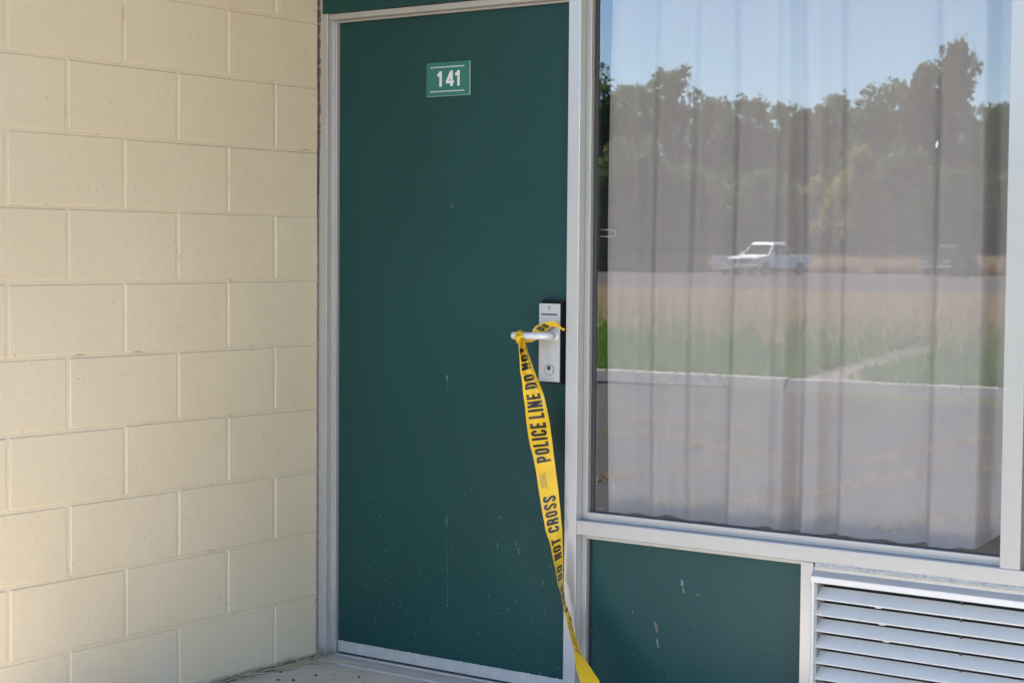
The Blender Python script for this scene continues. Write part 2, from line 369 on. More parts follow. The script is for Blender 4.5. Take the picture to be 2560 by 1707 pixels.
for k in range(16):
    c_ = random.randrange(1, 11); z_ = .2+c_*.2032+random.uniform(-.006, .006); d_ = random.uniform(.03, 1.38)
    if k % 3 == 0: d_ = .1957+.2032*random.randrange(0, 6)+random.uniform(-.006, .006); z_ = random.uniform(.1, 2.1)
    bm = bmesh.new(); q = bmesh.ops.create_icosphere(bm, subdivisions=2, radius=1.)
    sy, sz = (random.uniform(.006, .022), random.uniform(.002, .0045)) if k % 3 else (random.uniform(.002, .004), random.uniform(.006, .02))
    for v_ in q['verts']: v_.co = Vector((v_.co.x*random.uniform(.0012, .0020), v_.co.y*sy*random.uniform(.75, 1.2), v_.co.z*sz*random.uniform(.7, 1.3)))
    o = obj('mortar_smear', from_bm('mortar_smear', bm), 'block', wall, True); o.location = (-.0008, -d_, z_)
# ragged sealant in the joint between wall and frame
def ragged(name, z0, z1, w0, w1, mat, parent, n=150, y=-.001, fade=0.):
    bm = bmesh.new(); pr = None
    for i in range(n+1):
        z = z0+(z1-z0)*i/n; a = w0+random.uniform(-.0012, .0012); b = w1+random.uniform(-.0016, .0016)
        if fade: k_ = min(1, (z-z0)/fade); b = a+(b-a)*max(.25, k_)
        yy = y+random.uniform(-.0015, .0015)
        q = [bm.verts.new((a, .02, z)), bm.verts.new((a, yy, z)), bm.verts.new((b, yy+.001, z)), bm.verts.new((b, .02, z))]
        if pr:
            for k in range(3): bm.faces.new((pr[k], pr[k+1], q[k+1], q[k]))
        pr = q
    return obj(name, from_bm(name, bm), mat, parent)

# ------------------------------------------------------------------ door frame
fr = thing('door_frame', 'pale grey metal frame round the green door', 'door frame', (0, 0, 0))
bm = bmesh.new()   # left jamb: face, return, stop
prof = [(.0065, .11), (.0065, 0), (.0395, 0), (.0395, .028), (.0545, .028), (.0545, .11)]
a = [bm.verts.new((x, y, .0)) for x, y in prof]; b = [bm.verts.new((x, y, 2.26)) for x, y in prof]
bm.faces.new(a); bm.faces.new(b)
for i in range(6): bm.faces.new((a[i], a[(i+1) % 6], b[(i+1) % 6], b[i]))
bmesh.ops.bevel(bm, geom=[e for e in bm.edges if abs(e.verts[0].co.z-e.verts[1].co.z) > 1], offset=.0014, segments=2, affect='EDGES', profile=.5)
obj('jamb', from_bm('jamb', bm), 'frame', fr)
box('mullion', (.9605, 1.0020, 0, .15, 0, 2.26), 'mullion', fr, .0018)
box('header_bar', (.041, .9595, .004, .11, 2.0335, 2.0515), 'frame', fr, .0014)
box('header_stop', (.056, .9595, .030, .109, 2.026, 2.033), 'frame', fr, .0008)
bm = bmesh.new(); pr = [(-.034, .0008), (-.030, .005), (.0, .0115), (.03, .0125), (.034, .0165), (.14, .0165), (.14, .0008)]
th = prism('threshold', pr, .041, .9595, 'alum', fr); bm.free()
ragged('sealant', .01, 2.26, -.0012, .0078, 'caulk', fr, 260, .0008)
ragged('sealant', 1.33, 2.26, -.0035, .0105, 'darkcaulk', fr, 160, -.0012, .35)
tr = box('transom_panel', (.0235, .9595, -.006, .004, 2.0525, 2.30), 'panel', None, .001)
tag(tr, 'dark green panel strip above the door', 'panel')

# ------------------------------------------------------------------ door
door = thing('door', 'dark green flat motel room door with scuffed paint', 'door', (.505, .04, 0))
DX, DY = .505, .04
def dbox(name, dims, mat, bev=.001, parent=None):
    x0, x1, y0, y1, z0, z1 = dims
    return box(name, (x0-DX, x1-DX, y0-DY, y1-DY, z0, z1), mat, parent or door, bev)
dbox('door_leaf', (.0575, .9575, .040, .084, .022, 2.0245), 'door', .0015)
dbox('kick_plate', (.0575, .9575, .0365, .0399, .0235, .0590), 'alum', .0008)
dbox('door_sweep', (.0585, .9570, .046, .07, .0172, .0219), 'dark', 0)
# paint edge left ragged along the plate
bm = bmesh.new(); pr = None
for i in range(181):
    x = .058+.8985*i/180; t = .0592+abs(random.gauss(0, .0011)); q = [bm.verts.new((x-DX, .0360-DY, .0570)), bm.verts.new((x-DX, .0362-DY, t))]
    if pr: bm.faces.new((pr[0], q[0], q[1], pr[1]))
    pr = q
obj('paint_edge', from_bm('paint_edge', bm), 'alum', door)
# peephole
bm = bmesh.new(); tube(bm, [(.509-DX, .041-DY, 1.448), (.509-DX, .0385-DY, 1.448), (.509-DX, .0372-DY, 1.448)], [.0068, .0068, .0050], 20)
pe = obj('peephole', from_bm('peephole', bm), 'peep', door)
bm = bmesh.new(); tube(bm, [(.509-DX, .0374-DY, 1.448), (.509-DX, .0368-DY, 1.448)], .0036, 16); obj('lens', from_bm('lens', bm), 'black', pe)
def blotch(name, cx, cz, w_, h_, mat, parent, ox, oy, y, n=18, ang=0., seed=0):
    rr = random.Random(seed); vv = []
    for k in range(n):
        t = 2*math.pi*k/n; r = .65+.45*rr.random(); a_, b_ = w_/2*r*math.cos(t), h_/2*r*math.sin(t)
        vv.append((cx+a_*math.cos(ang)-b_*math.sin(ang)-ox, y-oy, cz+a_*math.sin(ang)+b_*math.cos(ang)))
    vv2 = [(a, b+.0006, c) for a, b, c in vv]
    return obj(name, mesh(name, vv+vv2, [tuple(range(n))]+[(k, n+k, n+(k+1) % n, (k+1) % n) for k in range(n)]), mat, parent)
for i, (cx, cz, w_, h_, an, mt) in enumerate([(.496, .925, .007, .018, .1, 'scuff'), (.496, .905, .0035, .022, 0, 'drip'), (.497, .885, .002, .02, 0, 'drip'), (.4965, .484, .013, .044, 0, 'drip'), (.4985, .38, .0028, .15, .01, 'drip'), (.5018, .28, .0022, .12, .01, 'drip'),
   (.5025, .226, .0035, .009, 0, 'scuff'), (.692, .428, .0018, .030, .03, 'scuff'), (.693, .404, .0016, .008, 0, 'scuff'), (.759, .441, .0022, .018, .55, 'scuff'), (.770, .421, .0022, .024, .5, 'scuff'), (.703, .515, .0024, .015, .7, 'scuff'), (.742, .352, .003, .006, .4, 'brownscuff'),
   (.762, .268, .005, .010, .2, 'brownscuff'), (.735, .243, .006, .006, 0, 'brownscuff'), (.488, .791, .0035, .0035, 0, 'brownscuff'), (.749, 1.593, .0028, .0035, 0, 'scuff'), (.230, .475, .002, .010, .4, 'scuff'), (.812, .33, .002, .018, -.25, 'drip'), (.86, .335, .002, .02, -.2, 'scuff'), (.375, .12, .006, .003, -.3, 'scuff'), (.315, .105, .005, .004, .2, 'brownscuff'), (.80, 1.12, .0015, .006, .2, 'drip')]):
    blotch('scuff_mark', cx, cz, w_, h_, mt, door, DX, DY, .0394, 14, an, i)
# electronic lock
lk = dbox('lock', (.8610, .9460, .026, .0398, .9265, 1.1720), 'black', .003)
def lfr(a0, a1):   # tapered black body
    bm = bmesh.new(); q = []
    for (x0, x1, z0, z1, y) in (a0, a1): q.append([bm.verts.new((x-DX, y-DY, z)) for x, z in ((x0, z0), (x1, z0), (x1, z1), (x0, z1))])
    bm.faces.new(q[0]); bm.faces.new(q[1])
    for k in range(4): bm.faces.new((q[0][k], q[0][(k+1) % 4], q[1][(k+1) % 4], q[1][k]))
    bmesh.ops.bevel(bm, geom=bm.edges[:], offset=.0012, segments=2, affect='EDGES', profile=.5); return from_bm('housing', bm)
obj('housing', lfr((.8615, .9430, .9290, 1.1690, .0258), (.8632, .9375, .9330, 1.1605, .0065)), 'black', lk)
def lbox(name, dims, mat, bev=.0008): return dbox(name, dims, mat, bev, lk)
lbox('face_plate', (.8635, .9370, .0030, .0064, .9335, 1.1600), 'satin', .0009)
lbox('card_slot', (.8720, .9275, .0024, .0031, 1.1265, 1.1305), 'dark', 0)
for d_ in ((.8955, .9035, 1.1505, 1.1522), (.8955, .9035, 1.1445, 1.1460), (.8955, .8972, 1.1460, 1.1505), (.9018, .9035, 1.1460, 1.1505)): lbox('indicator_frame', (d_[0], d_[1], .0023, .0031, d_[2], d_[3]), 'brownscuff', 0)
def disc(name, cx, cz, rx_, rz_, y, mat, parent, th_=.0012, hole=0.):
    bm = bmesh.new(); n_ = 32; o_ = []; i_ = []
    for k in range(n_):
        t = 2*math.pi*k/n_; c_, s_ = math.cos(t), math.sin(t)
        o_.append((bm.verts.new((cx+rx_*c_-DX, y-DY, cz+rz_*s_)), bm.verts.new((cx+rx_*c_-DX, y+th_-DY, cz+rz_*s_))))
        if hole: i_.append((bm.verts.new((cx+(rx_-hole)*c_-DX, y-DY, cz+(rz_-hole)*s_)), bm.verts.new((cx+(rx_-hole)*c_-DX, y+th_-DY, cz+(rz_-hole)*s_))))
    for k in range(n_):
        m_ = (k+1) % n_; bm.faces.new((o_[k][0], o_[m_][0], o_[m_][1], o_[k][1]))
        if hole: bm.faces.new((o_[k][0], o_[m_][0], i_[m_][0], i_[k][0])); bm.faces.new((i_[k][0], i_[m_][0], i_[m_][1], i_[k][1]))
    if not hole: bm.faces.new([q[0] for q in o_])
    return obj(name, from_bm(name, bm), mat, parent)
disc('key_ring', .9010, .9690, .0168, .0160, .0022, 'gasket', lk, .001, .0012)
disc('key_cover', .9010, .9690, .0154, .0147, .0016, 'satin', lk, .0012)
disc('keyhole', .9008, .9735, .0066, .0072, .0008, 'gasket', lk, .0012)
# lever: rose, neck and bent bar
bm = bmesh.new()
LZ = 1.0675
tube(bm, [(.918-DX, .0035-DY, LZ), (.918-DX, -.002-DY, LZ)], [.0165, .0150], 24)
pts = [(.918-DX, -.001-DY, LZ), (.918-DX, -.022-DY, LZ), (.9165-DX, -.034-DY, LZ), (.911-DX, -.0425-DY, LZ), (.902-DX, -.0465-DY, LZ)] + [(.902-.011*k-DX, -.0468-DY, LZ-.0002*k) for k in range(1, 9)] + [(.807-DX, -.0462-DY, LZ-.0017), (.8045-DX, -.0462-DY, LZ-.0017)]
tube(bm, pts, [.0118, .0115, .0112, .0110, .0110]+[.0109]*8+[.0106, .0090], 20)
le = obj('lever', from_bm('lever', bm), 'levermetal', lk, True)

# ------------------------------------------------------------------ number sign
sg = thing('number_sign', 'teal room number sign reading 141 on the door', 'sign', (.4945, .036, 1.83))
SX, SY, SZ = .4945, .036, 1.83
box('sign_plate', (.4115-SX, .5770-SX, .0362-SY, .0397-SY, 1.7795-SZ, 1.8805-SZ), 'sign', sg, .0006)
box('sign_edge', (.5772-SX, .5784-SX, .0364-SY, .0396-SY, 1.7800-SZ, 1.8800-SZ), 'signline', sg, 0)
box('sign_edge', (.4120-SX, .5766-SX, .0366-SY, .0396-SY, 1.7782-SZ, 1.7793-SZ), 'signline', sg, 0)
for z in (1.8655, 1.7925): box('sign_line', (.4275-SX, .5575-SX, .0356-SY, .0363-SY, z-.0020-SZ, z+.0020-SZ), 'signline', sg, 0)

# stroke lettering: polylines thickened into flat strips (unit height, own width)
def arc(cx, cy_, rx_, ry_, a0, a1, n=7): return [(cx+rx_*math.cos(math.radians(a0+(a1-a0)*i/n)), cy_+ry_*math.sin(math.radians(a0+(a1-a0)*i/n))) for i in range(n+1)]
def ring(w_, t):   # condensed O centre line
    r = w_/2-t/2; h = t/2
    return arc(w_/2, 1-h-r, r, r, 0, 180)+arc(w_/2, h+r, r, r, 180, 360)+[(w_-t/2, 1-h-r)]
T = .20
def glyphs(ch):
    w_ = .46; h = T/2; r = w_/2-h; L_ = h; R_ = w_-h
    if ch == 'I': return .19, [[(h, 0), (h, 1)]]
    if ch == 'L': return .38, [[(h, 0), (h, 1)], [(0, h), (.38, h)]]
    if ch == 'E': return .40, [[(h, 0), (h, 1)], [(0, h), (.40, h)], [(0, .5), (.36, .5)], [(0, 1-h), (.40, 1-h)]]
    if ch == 'T': return .42, [[(.21, 0), (.21, 1)], [(0, 1-h), (.42, 1-h)]]
    if ch == 'N': return .48, [[(h, 0), (h, 1)], [(.48-h, 0), (.48-h, 1)], [(h*.9, 1), (.48-h*.9, 0)]]
    if ch == 'O': return w_, [ring(w_, T)]
    if ch == 'D': return w_, [[(h, 0), (h, 1)], [(0, 1-h), (w_/2, 1-h)]+arc(w_/2-.01, 1-h-r, r, r, 90, 0)+arc(w_/2-.01, h+r, r, r, 0, -90)+[(0, h)]]
    if ch == 'C': return w_, [[(R_, .64), (R_, 1-h-r)]+arc(w_/2, 1-h-r, r, r, 0, 180)+arc(w_/2, h+r, r, r, 180, 360)+[(R_, .36)]]
    if ch == 'P': return w_, [[(h, 0), (h, 1)], [(0, 1-h), (w_/2, 1-h)]+arc(w_/2-.01, 1-h-r, r, r, 90, 0)+arc(w_/2-.01, .44+r, r, r, 0, -90)+[(0, .44)]]
    if ch == 'R': return w_, [[(h, 0), (h, 1)], [(0, 1-h), (w_/2, 1-h)]+arc(w_/2-.01, 1-h-r, r, r, 90, 0)+arc(w_/2-.01, .46+r, r, r, 0, -90)+[(0, .46)], [(.24, .46), (R_, .36), (R_, 0)]]
    if ch == 'S':
        q = (1-T)/4
        return w_, [[(R_, .70), (R_, 1-h-r)]+arc(w_/2, 1-h-r, r, r, 0, 180)+[(L_, .66), (w_/2-.04, .53), (w_/2+.04, .47), (R_, .34)]+arc(w_/2, h+r, r, r, 0, -180)+[(L_, .30)]]
    if ch == '1': return .36, [[(.36-h*1.15, 0), (.36-h*1.15, 1)], [(0, .755), (.09, .765), (.18, .83), (.235, .96)]]
    if ch == '4': return .60, [[(.42, 0), (.42, 1)], [(0, .275), (.60, .275)], [(.08, .26), (.38, .93)]]
    return .3, []
def strip(pts, t):
    out_ = []; n_ = len(pts)
    for i, p_ in enumerate(pts):
        p_ = Vector(p_); a_ = Vector(pts[max(i-1, 0)]); b_ = Vector(pts[min(i+1, n_-1)])
        d1 = (p_-a_).normalized() if i else (b_-p_).normalized(); d2 = (b_-p_).normalized() if i < n_-1 else d1
        if d1.length == 0: d1 = d2
        if d2.length == 0: d2 = d1
        nn = Vector((-(d1+d2).y, (d1+d2).x)).normalized(); k_ = 1/max(.5, nn.dot(Vector((-d1.y, d1.x))))
        out_.append((p_+nn*t/2*k_, p_-nn*t/2*k_))
    return out_
def densify(pts, step):
    o_ = []
    for a_, b_ in zip(pts, pts[1:]):
        m_ = max(1, int(math.dist(a_, b_)/step))
        o_ += [(a_[0]+(b_[0]-a_[0])*i/m_, a_[1]+(b_[1]-a_[1])*i/m_) for i in range(m_)]
    return o_+[pts[-1]]
def text_mesh(name, ch, place, t=T, step=.25):
    vv, ff = [], []
    w_, strokes = glyphs(ch)
    for si, st_ in enumerate(strokes):
        pr = strip(densify(st_, step), t)
        for i, (a_, b_) in enumerate(pr):
            vv += [place(a_.x, a_.y, si), place(b_.x, b_.y, si)]
            if i: k_ = len(vv); ff.append((k_-4, k_-3, k_-1, k_-2))
    return w_, mesh(name, vv, ff)
cx = .4545
for ch, sw in (('1', 1.), ('4', 1.), ('1', 1.)):
    h_ = .0462
    pl = (lambda X: lambda a_, b_, si: (X+a_*h_*1.12-SX, .0358-SY-.00012*si, 1.8067+b_*h_-SZ))(cx)
    w_, me = text_mesh('digit', ch, pl, .185)
    obj('digit', me, 'signwhite', sg); cx += {'1': .0330, '4': .0355}[ch]

# ------------------------------------------------------------------ window
GX0, GX1, GZ0, GZ1, GY = 1.0025, 2.2615, .5395, 2.26, .046
win = thing('window', 'large fixed window with pale metal frame reflecting the trees', 'window', (1.63, 0, .52))
WX, WZ = 1.63, .52
def wbox(name, d_, mat, bev=.001, parent=None): return box(name, (d_[0]-WX, d_[1]-WX, d_[2], d_[3], d_[4]-WZ, d_[5]-WZ), mat, parent or win, bev)
wbox('sill_rail', (1.0024, 2.97, .0, .15, .4985, .5390), 'frame', .0018)
wbox('right_mullion', (2.2620, 2.3140, -.002, .15, .5395, 2.26), 'frame', .0018)
wbox('side_stop', (1.0024, 1.0205, .030, .062, .5395, 2.26), 'frame', .0012)
wbox('bottom_stop', (1.0207, 2.2618, .030, .062, .5395, .5610), 'frame', .0012)
wbox('gasket', (1.0207, 1.0325, .0455, .062, .5612, 2.26), 'gasket', .0008)  # this wide left strip stands in for a dark reflection along the glass edge
wbox('gasket', (1.0327, 2.2616, .0455, .060, .5612, .5640), 'gasket', .0005)
wbox('gasket', (2.2570, 2.2618, .0455, .060, .5642, 2.26), 'gasket', .0005)
pane = wbox('glass_pane', (1.0327, 2.2568, .050, .055, .5642, 2.2598), 'glass', 0)
blotch('glass_spot', 2.056, 1.587, .0075, .019, 'signwhite', win, WX, 0, .0492, 14, -.15, 3).location.z = -WZ
for k_, (a_, b_, c_, d_) in enumerate([(1.097, .640, .006, .022), (1.100, .622, .004, .016), (1.098, .607, .003, .01)]):
    blotch('glass_smudge', a_, b_, c_, d_, 'caulkwhite', win, WX, 0, .0492, 12, .15, 20+k_).location.z = -WZ
wbox('dark_lining', (1.0022, 1.0040, .0625, .31, .5642, 2.26), 'dark', 0)  # added dark sheet, the darkness of the room is put into its colour
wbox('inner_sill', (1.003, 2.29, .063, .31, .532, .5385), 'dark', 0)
# loop catch inside the left edge, white paint standing in for chrome shine
bm = bmesh.new(); HP = [(1.015, .085, 1.374), (1.050, .082, 1.374)]+[(1.064+.0105*math.cos(a_), .082, 1.3645+.0098*math.sin(a_)) for a_ in [math.radians(90-22.5*k) for k in range(9)]]+[(1.050, .082, 1.3548), (1.015, .085, 1.3548)]
tube(bm, [(a_-WX, b_, c_-WZ) for a_, b_, c_ in HP], .0016, 8); obj('catch_loop', from_bm('catch_loop', bm), 'signwhite', win, True)

# curtain
CUR = [[1.0639, 0.12], [1.11, 0.135], [1.1846, 0.145], [1.2, 0.125], [1.2732, 0.14], [1.2924, 0.15], [1.3289, 0.13], [1.4281, 0.155], [1.4535, 0.12], [1.5167, 0.13], [1.5532, 0.15], [1.5824, 0.128], [1.6167, 0.12], [1.6007, 0.16], [1.642, 0.17], [1.674, 0.12], [1.719, 0.13], [1.7204, 0.15], [1.7578, 0.16], [1.777, 0.128], [1.8607, 0.135], [1.9319, 0.145], [2.0104, 0.16], [2.0335, 0.12], [2.1211, 0.13], [2.1681, 0.12], [2.1621, 0.155], [2.2055, 0.18]]
cxs = [a for a, b in CUR]; cys = [b for a, b in CUR]
X = np.linspace(cxs[0]-.012, cxs[-1]+.05, 440)
Yc = np.interp(X, cxs, cys)
Yc = .118+(np.minimum(Yc, .163)-.14)*1.35+.009*np.sin(X*61+2*np.sin(X*7))*(.5+.5*np.sin(X*5+1))+.0012*np.sin(X*113)
kern = np.hanning(17); kern /= kern.sum()
Yc = np.convolve(np.pad(Yc, 8, 'edge'), kern, 'valid')
zr = np.concatenate([np.linspace(0, .06, 5), np.linspace(.1, 1, 30)])
hem = .5578+.004*np.sin(X*21+1)+.003*np.sin(X*57)+.16*(Yc-.12)
hem = hem+np.clip((X-2.135)/.12, 0, 1)**1.3*.075
v = []; 
for t in zr:
    zz = hem*(1-t)+2.25*t
    wob = .012*np.sin(X*9+t*2.2)*t+.006*np.sin(X*23-t*3)*t
    amp = 1-.25*t
    yy = .125+(Yc-.125)*amp*(1+.15*np.sin(X*5+t*4))+.006*np.sin(t*5+X*3)
    xx = X+wob
    if True: yy = yy - np.clip((X-2.15)/.1, 0, 1)*np.clip(1-t*9, 0, 1)*.03*np.sin(t*30)
    v += list(zip(xx, yy, zz))
n = len(X); f = [(j*n+i, j*n+i+1, (j+1)*n+i+1, (j+1)*n+i) for j in range(len(zr)-1) for i in range(n-1)]
cu = obj('curtain', mesh('curtain', v, f), 'curtain', None, True); tag(cu, 'pale pleated curtain drawn behind the window glass', 'curtain')

# ------------------------------------------------------------------ panel below the window
ip = thing('infill_panel', 'green spandrel panel below the window left of the vent', 'panel', (1.36, .03, 0))
def ibox(name, d_, mat, bev=.001): return box(name, (d_[0]-1.36, d_[1]-1.36, d_[2]-.03, d_[3]-.03, d_[4], d_[5]), mat, ip, bev)
ibox('panel_board', (1.0022, 1.7190, .050, .090, .002, .4980), 'panel', .0005)
ibox('panel_stop', (1.0024, 1.0190, .030, .0498, .002, .4980), 'frame'); ibox('panel_stop', (1.0194, 1.7160, .030, .0498, .4845, .4980), 'frame')
ibox('panel_gasket', (1.0192, 1.0235, .044, .0499, .002, .4842), 'gasket', 0)
box_p = lambda *a: None
for i, (cx_, cz, w_, h_, an, mt) in enumerate([(1.328, .388, .010, .022, .15, 'scuff'), (1.333, .368, .006, .018, .1, 'scuff'), (1.379, .361, .006, .007, .5, 'scuff'), (1.245, .254, .011, .034, .2, 'brownscuff'), (1.249, .212, .009, .020, .25, 'scuff'), (1.252, .199, .006, .010, .1, 'scuff'), (1.166, .288, .003, .013, .25, 'scuff'), (1.60, .24, .0035, .004, 0, 'scuff'), (1.43, .40, .002, .004, 0, 'scuff')]):
    blotch('scuff_mark', cx_, cz, w_, h_, mt, ip, 1.36, .03, .0494, 14, an, 40+i)

# ------------------------------------------------------------------ vent grille
vg = thing('vent_grille', 'white louvred air conditioner grille below the window', 'vent grille', (2.2, 0, 0))
VX = 2.2
GA, GB = 1.7660, 2.80
def vbox(name, d_, mat, bev=.001): return box(name, (d_[0]-VX, d_[1]-VX, d_[2], d_[3], d_[4], d_[5]), mat, vg, bev)
vbox('mounting_post', (1.7192, 1.7560, .0, .12, .002, .4980), 'frame', .0015)
vbox('mounting_flange', (1.7563, GB+.02, .004, .05, .4664, .4890), 'frame', .0012)
vbox('mounting_flange', (1.7563, GA+.0004, .004, .05, .002, .4662), 'frame', .0012)
# moulded rim: sloping top cap over a bright lip, mitred at the corner
prism('rim_cap', [(.0038, .4790), (-.0150, .4672), (-.0150, .4664), (.0038, .4664)], GA-.0085-VX, GB-VX, 'rimcap', vg, .0003)
prism('rim_top', [(.0035, .4662), (-.0158, .4662), (-.0172, .4640), (-.0160, .4495), (.0035, .4470)], GA-.0085-VX, GB-VX, 'louver', vg, .0008)
bm = bmesh.new(); pr = [(GA-.0085, .0035), (GA-.0085, -.0130), (GA-.004, -.016), (GA+.0012, -.016), (GA+.0012, .0035)]
a = [bm.verts.new((x-VX, y, .01)) for x, y in pr]; b = [bm.verts.new((x-VX, y, .4498)) for x, y in pr]
bm.faces.new(a); bm.faces.new(b)
for i in range(5): bm.faces.new((a[i], a[(i+1) % 5], b[(i+1) % 5], b[i]))
obj('rim_side', from_bm('rim_side', bm), 'louver', vg)
vbox('rim_bottom', (GA-.0085, GB, -.016, .0035, .0025, .0098), 'louver')
vbox('backing', (GA, GB, .046, .052, .01, .446), 'dark', 0)
PITCH = .0424
def slat_profile():
    p_ = []
    # face leans out toward the bottom, then rolls under
    for t in np.linspace(0, 1, 7): p_.append((.026-.034*t**1.15, .0248-.0248*t))
    for a_ in np.linspace(0, 150, 7): p_.append((-.008+.0042*math.sin(math.radians(a_))*0+.0042*(1-math.cos(math.radians(a_)))*.6, -.0042*math.sin(math.radians(a_))))
    inner = [(y+.0022, z+.0004) for y, z in p_[::-1][4:]]
    return p_+inner
sp = slat_profile(); me = None
for k in range(10):
    z = .4080-k*PITCH
    if me is None: o = prism('slat', sp, GA+.0015-VX, GB-VX, 'louver', vg); me = o.data
    else: o = obj('slat', me, None, vg)
    o.location.z = z
for k in range(10): vbox('tie_rod', (2.1585, 2.1640, .0105, .0165, .4405-k*PITCH-.0068, .4405-k*PITCH+.0062), 'gasket', 0)
for k in range(3): vbox('slat_clip', (1.935+.012*k, 1.951+.012*k, -.0045, .004, .4008-k*PITCH, .4052-k*PITCH), 'louver', .0005)
# old sealant bead along the top of the grille
bm = bmesh.new(); pr = None; zz = 0
for i in range(341):
    x = 1.762+(GB-1.762)*i/340; zz = .85*zz+random.gauss(0, .0006); th = .0035+abs(random.gauss(0, .0010)); yo = -.0030+random.gauss(0, .0005)
    q = [bm.verts.new((x-VX, .006, .4868)), bm.verts.new((x-VX, yo+.002, .4885+zz*.3)), bm.verts.new((x-VX, yo, .4920+zz+th*.5)), bm.verts.new((x-VX, -.0008, .4955+zz+th)), bm.verts.new((x-VX, .004, .4960+zz+th))]
    if pr:
        for k in range(4): bm.faces.new((pr[k], pr[k+1], q[k+1], q[k]))
    pr = q
obj('sealant_bead', from_bm('sealant_bead', bm), 'caulkwhite', vg)
bm = bmesh.new()
for i in range(170):
    x = 1.77+(GB-1.77)*random.random(); z = .4905+random.uniform(0, .0085); l = random.uniform(.002, .012); an = random.gauss(0, .5) if random.random() < .6 else random.uniform(1, 2)
    tube(bm, [(x-VX, -.0048, z), (x+l*.5*math.cos(an)-VX, -.0056, z+l*.5*math.sin(an)+random.uniform(-.001, .001)), (x+l*math.cos(an)-VX, -.0048, z+l*math.sin(an)*.6)], .0003, 4)
tag(obj('sealant_cracks', from_bm('sealant_cracks', bm), 'caulk', vg), kind='stuff')

# ------------------------------------------------------------------ police tape
tape = thing('police_tape', 'yellow police line tape tied to the door lever', 'tape', (1.1, -.12, 0))
TX, TY = 1.1, -.12
ST = [[848.6, 0.8447, -0.0709, 1.056, 0.8537, -0.053, 1.0568], [873.6, 0.8469, -0.0721, 1.027, 0.8564, -0.0475, 1.028], [898.6, 0.8501, -0.0725, 0.998, 0.866, -0.0428, 0.9995], [925.4, 0.852, -0.0719, 0.9668, 0.8761, -0.0389, 0.969], [952.1, 0.8575, -0.0703, 0.9359, 0.8897, -0.0364, 0.9386], [978.9, 0.856, -0.0631, 0.9048, 0.9075, -0.0394, 0.9084], [1008.5, 0.8562, -0.0553, 0.8706, 0.9217, -0.0427, 0.8747], [1056.9, 0.8564, -0.0453, 0.8143, 0.9379, -0.0453, 0.8193], [1105.4, 0.8652, -0.0417, 0.7582, 0.9452, -0.0417, 0.7637], [1153.8, 0.8877, -0.0486, 0.7027, 0.9455, -0.0296, 0.7081], [1202.3, 0.8992, -0.048, 0.6469, 0.9517, -0.0251, 0.6525], [1250.8, 0.9093, -0.0468, 0.591, 0.9576, -0.0212, 0.5969], [1299.2, 0.9241, -0.0499, 0.5357, 0.962, -0.0181, 0.5415], [1325.9, 0.9333, -0.0515, 0.5054, 0.9653, -0.0165, 0.511], [1351.9, 0.9482, -0.0549, 0.4765, 0.9645, -0.0131, 0.4812], [1377.8, 0.9577, -0.0566, 0.4472, 0.9647, -0.0114, 0.4513], [1403.8, 0.9662, -0.0577, 0.4178, 0.9653, -0.0103, 0.4215], [1429.7, 0.9753, -0.0589, 0.3886, 0.9647, -0.0091, 0.3915], [1455.7, 0.982, -0.0602, 0.3593, 0.9659, -0.0094, 0.3617], [1481.6, 0.9965, -0.0644, 0.3314, 0.9727, -0.0124, 0.333], [1507.6, 1.0056, -0.0682, 0.303, 0.9782, -0.0159, 0.3043], [1525.7, 1.013, -0.0709, 0.2832, 0.9837, -0.0183, 0.2844], [1559.5, 1.0449, -0.0775, 0.2495, 0.9901, -0.026, 0.2473], [1585.4, 1.0645, -0.0875, 0.224, 1.007, -0.0365, 0.2213], [1611.4, 1.0838, -0.0972, 0.1986, 1.0224, -0.0472, 0.1952], [1632.1, 1.1, -0.1052, 0.1786, 1.0373, -0.0556, 0.1749], [1650.3, 1.1191, -0.11, 0.1621, 1.0459, -0.0652, 0.1563], [1676.2, 1.1452, -0.1151, 0.1388, 1.0623, -0.0806, 0.1304], [1706.9, 1.1731, -0.1231, 0.111, 1.0879, -0.0968, 0.1011]]
ST = np.array(ST)
ext = []   # past the picture the tape drops to the slab and trails off
A, B = ST[-1, 1:4], ST[-1, 4:7]
for k_, (dx, dy, z) in enumerate([(.022, -.018, .058), (.05, -.05, .024), (.09, -.10, .008), (.15, -.17, .005), (.22, -.27, .006), (.30, -.36, .012), (.36, -.46, .006), (.44, -.56, .004), (.5, -.68, .005)]):
    t = min(1, (k_+1)/4); A2 = A+np.array([dx, dy, 0]); B2 = B+np.array([dx, dy, 0])
    d = (A2-B2); d[2] *= (1-t); d = d/np.linalg.norm(d)*.077; dr = np.array([.78, .10*t-.2, 0.]); dd = d*(1-t)+dr/np.linalg.norm(dr)*.077*t; c_ = (A2+B2)/2; c_[2] = z
    aa, bb = c_+dd/2, c_-dd/2; aa[2] = max(aa[2], .003); bb[2] = max(bb[2], .004)
    ext.append([1706.9+40*(k_+1), *aa, *bb])
ST = np.vstack([ST, ext])
vs_ = ST[:, 0]
def crom(v, c):
    i = int(np.clip(np.searchsorted(vs_, v)-1, 0, len(vs_)-2)); i0, i3 = max(i-1, 0), min(i+2, len(vs_)-1)
    t = (v-vs_[i])/(vs_[i+1]-vs_[i]); h = vs_[i+1]-vs_[i]
    m1 = (c[i+1]-c[i0])/(vs_[i+1]-vs_[i0])*h; m2 = (c[i3]-c[i])/(vs_[i3]-vs_[i])*h
    return (2*t**3-3*t**2+1)*c[i]+(t**3-2*t**2+t)*m1+(-2*t**3+3*t**2)*c[i+1]+(t**3-t**2)*m2
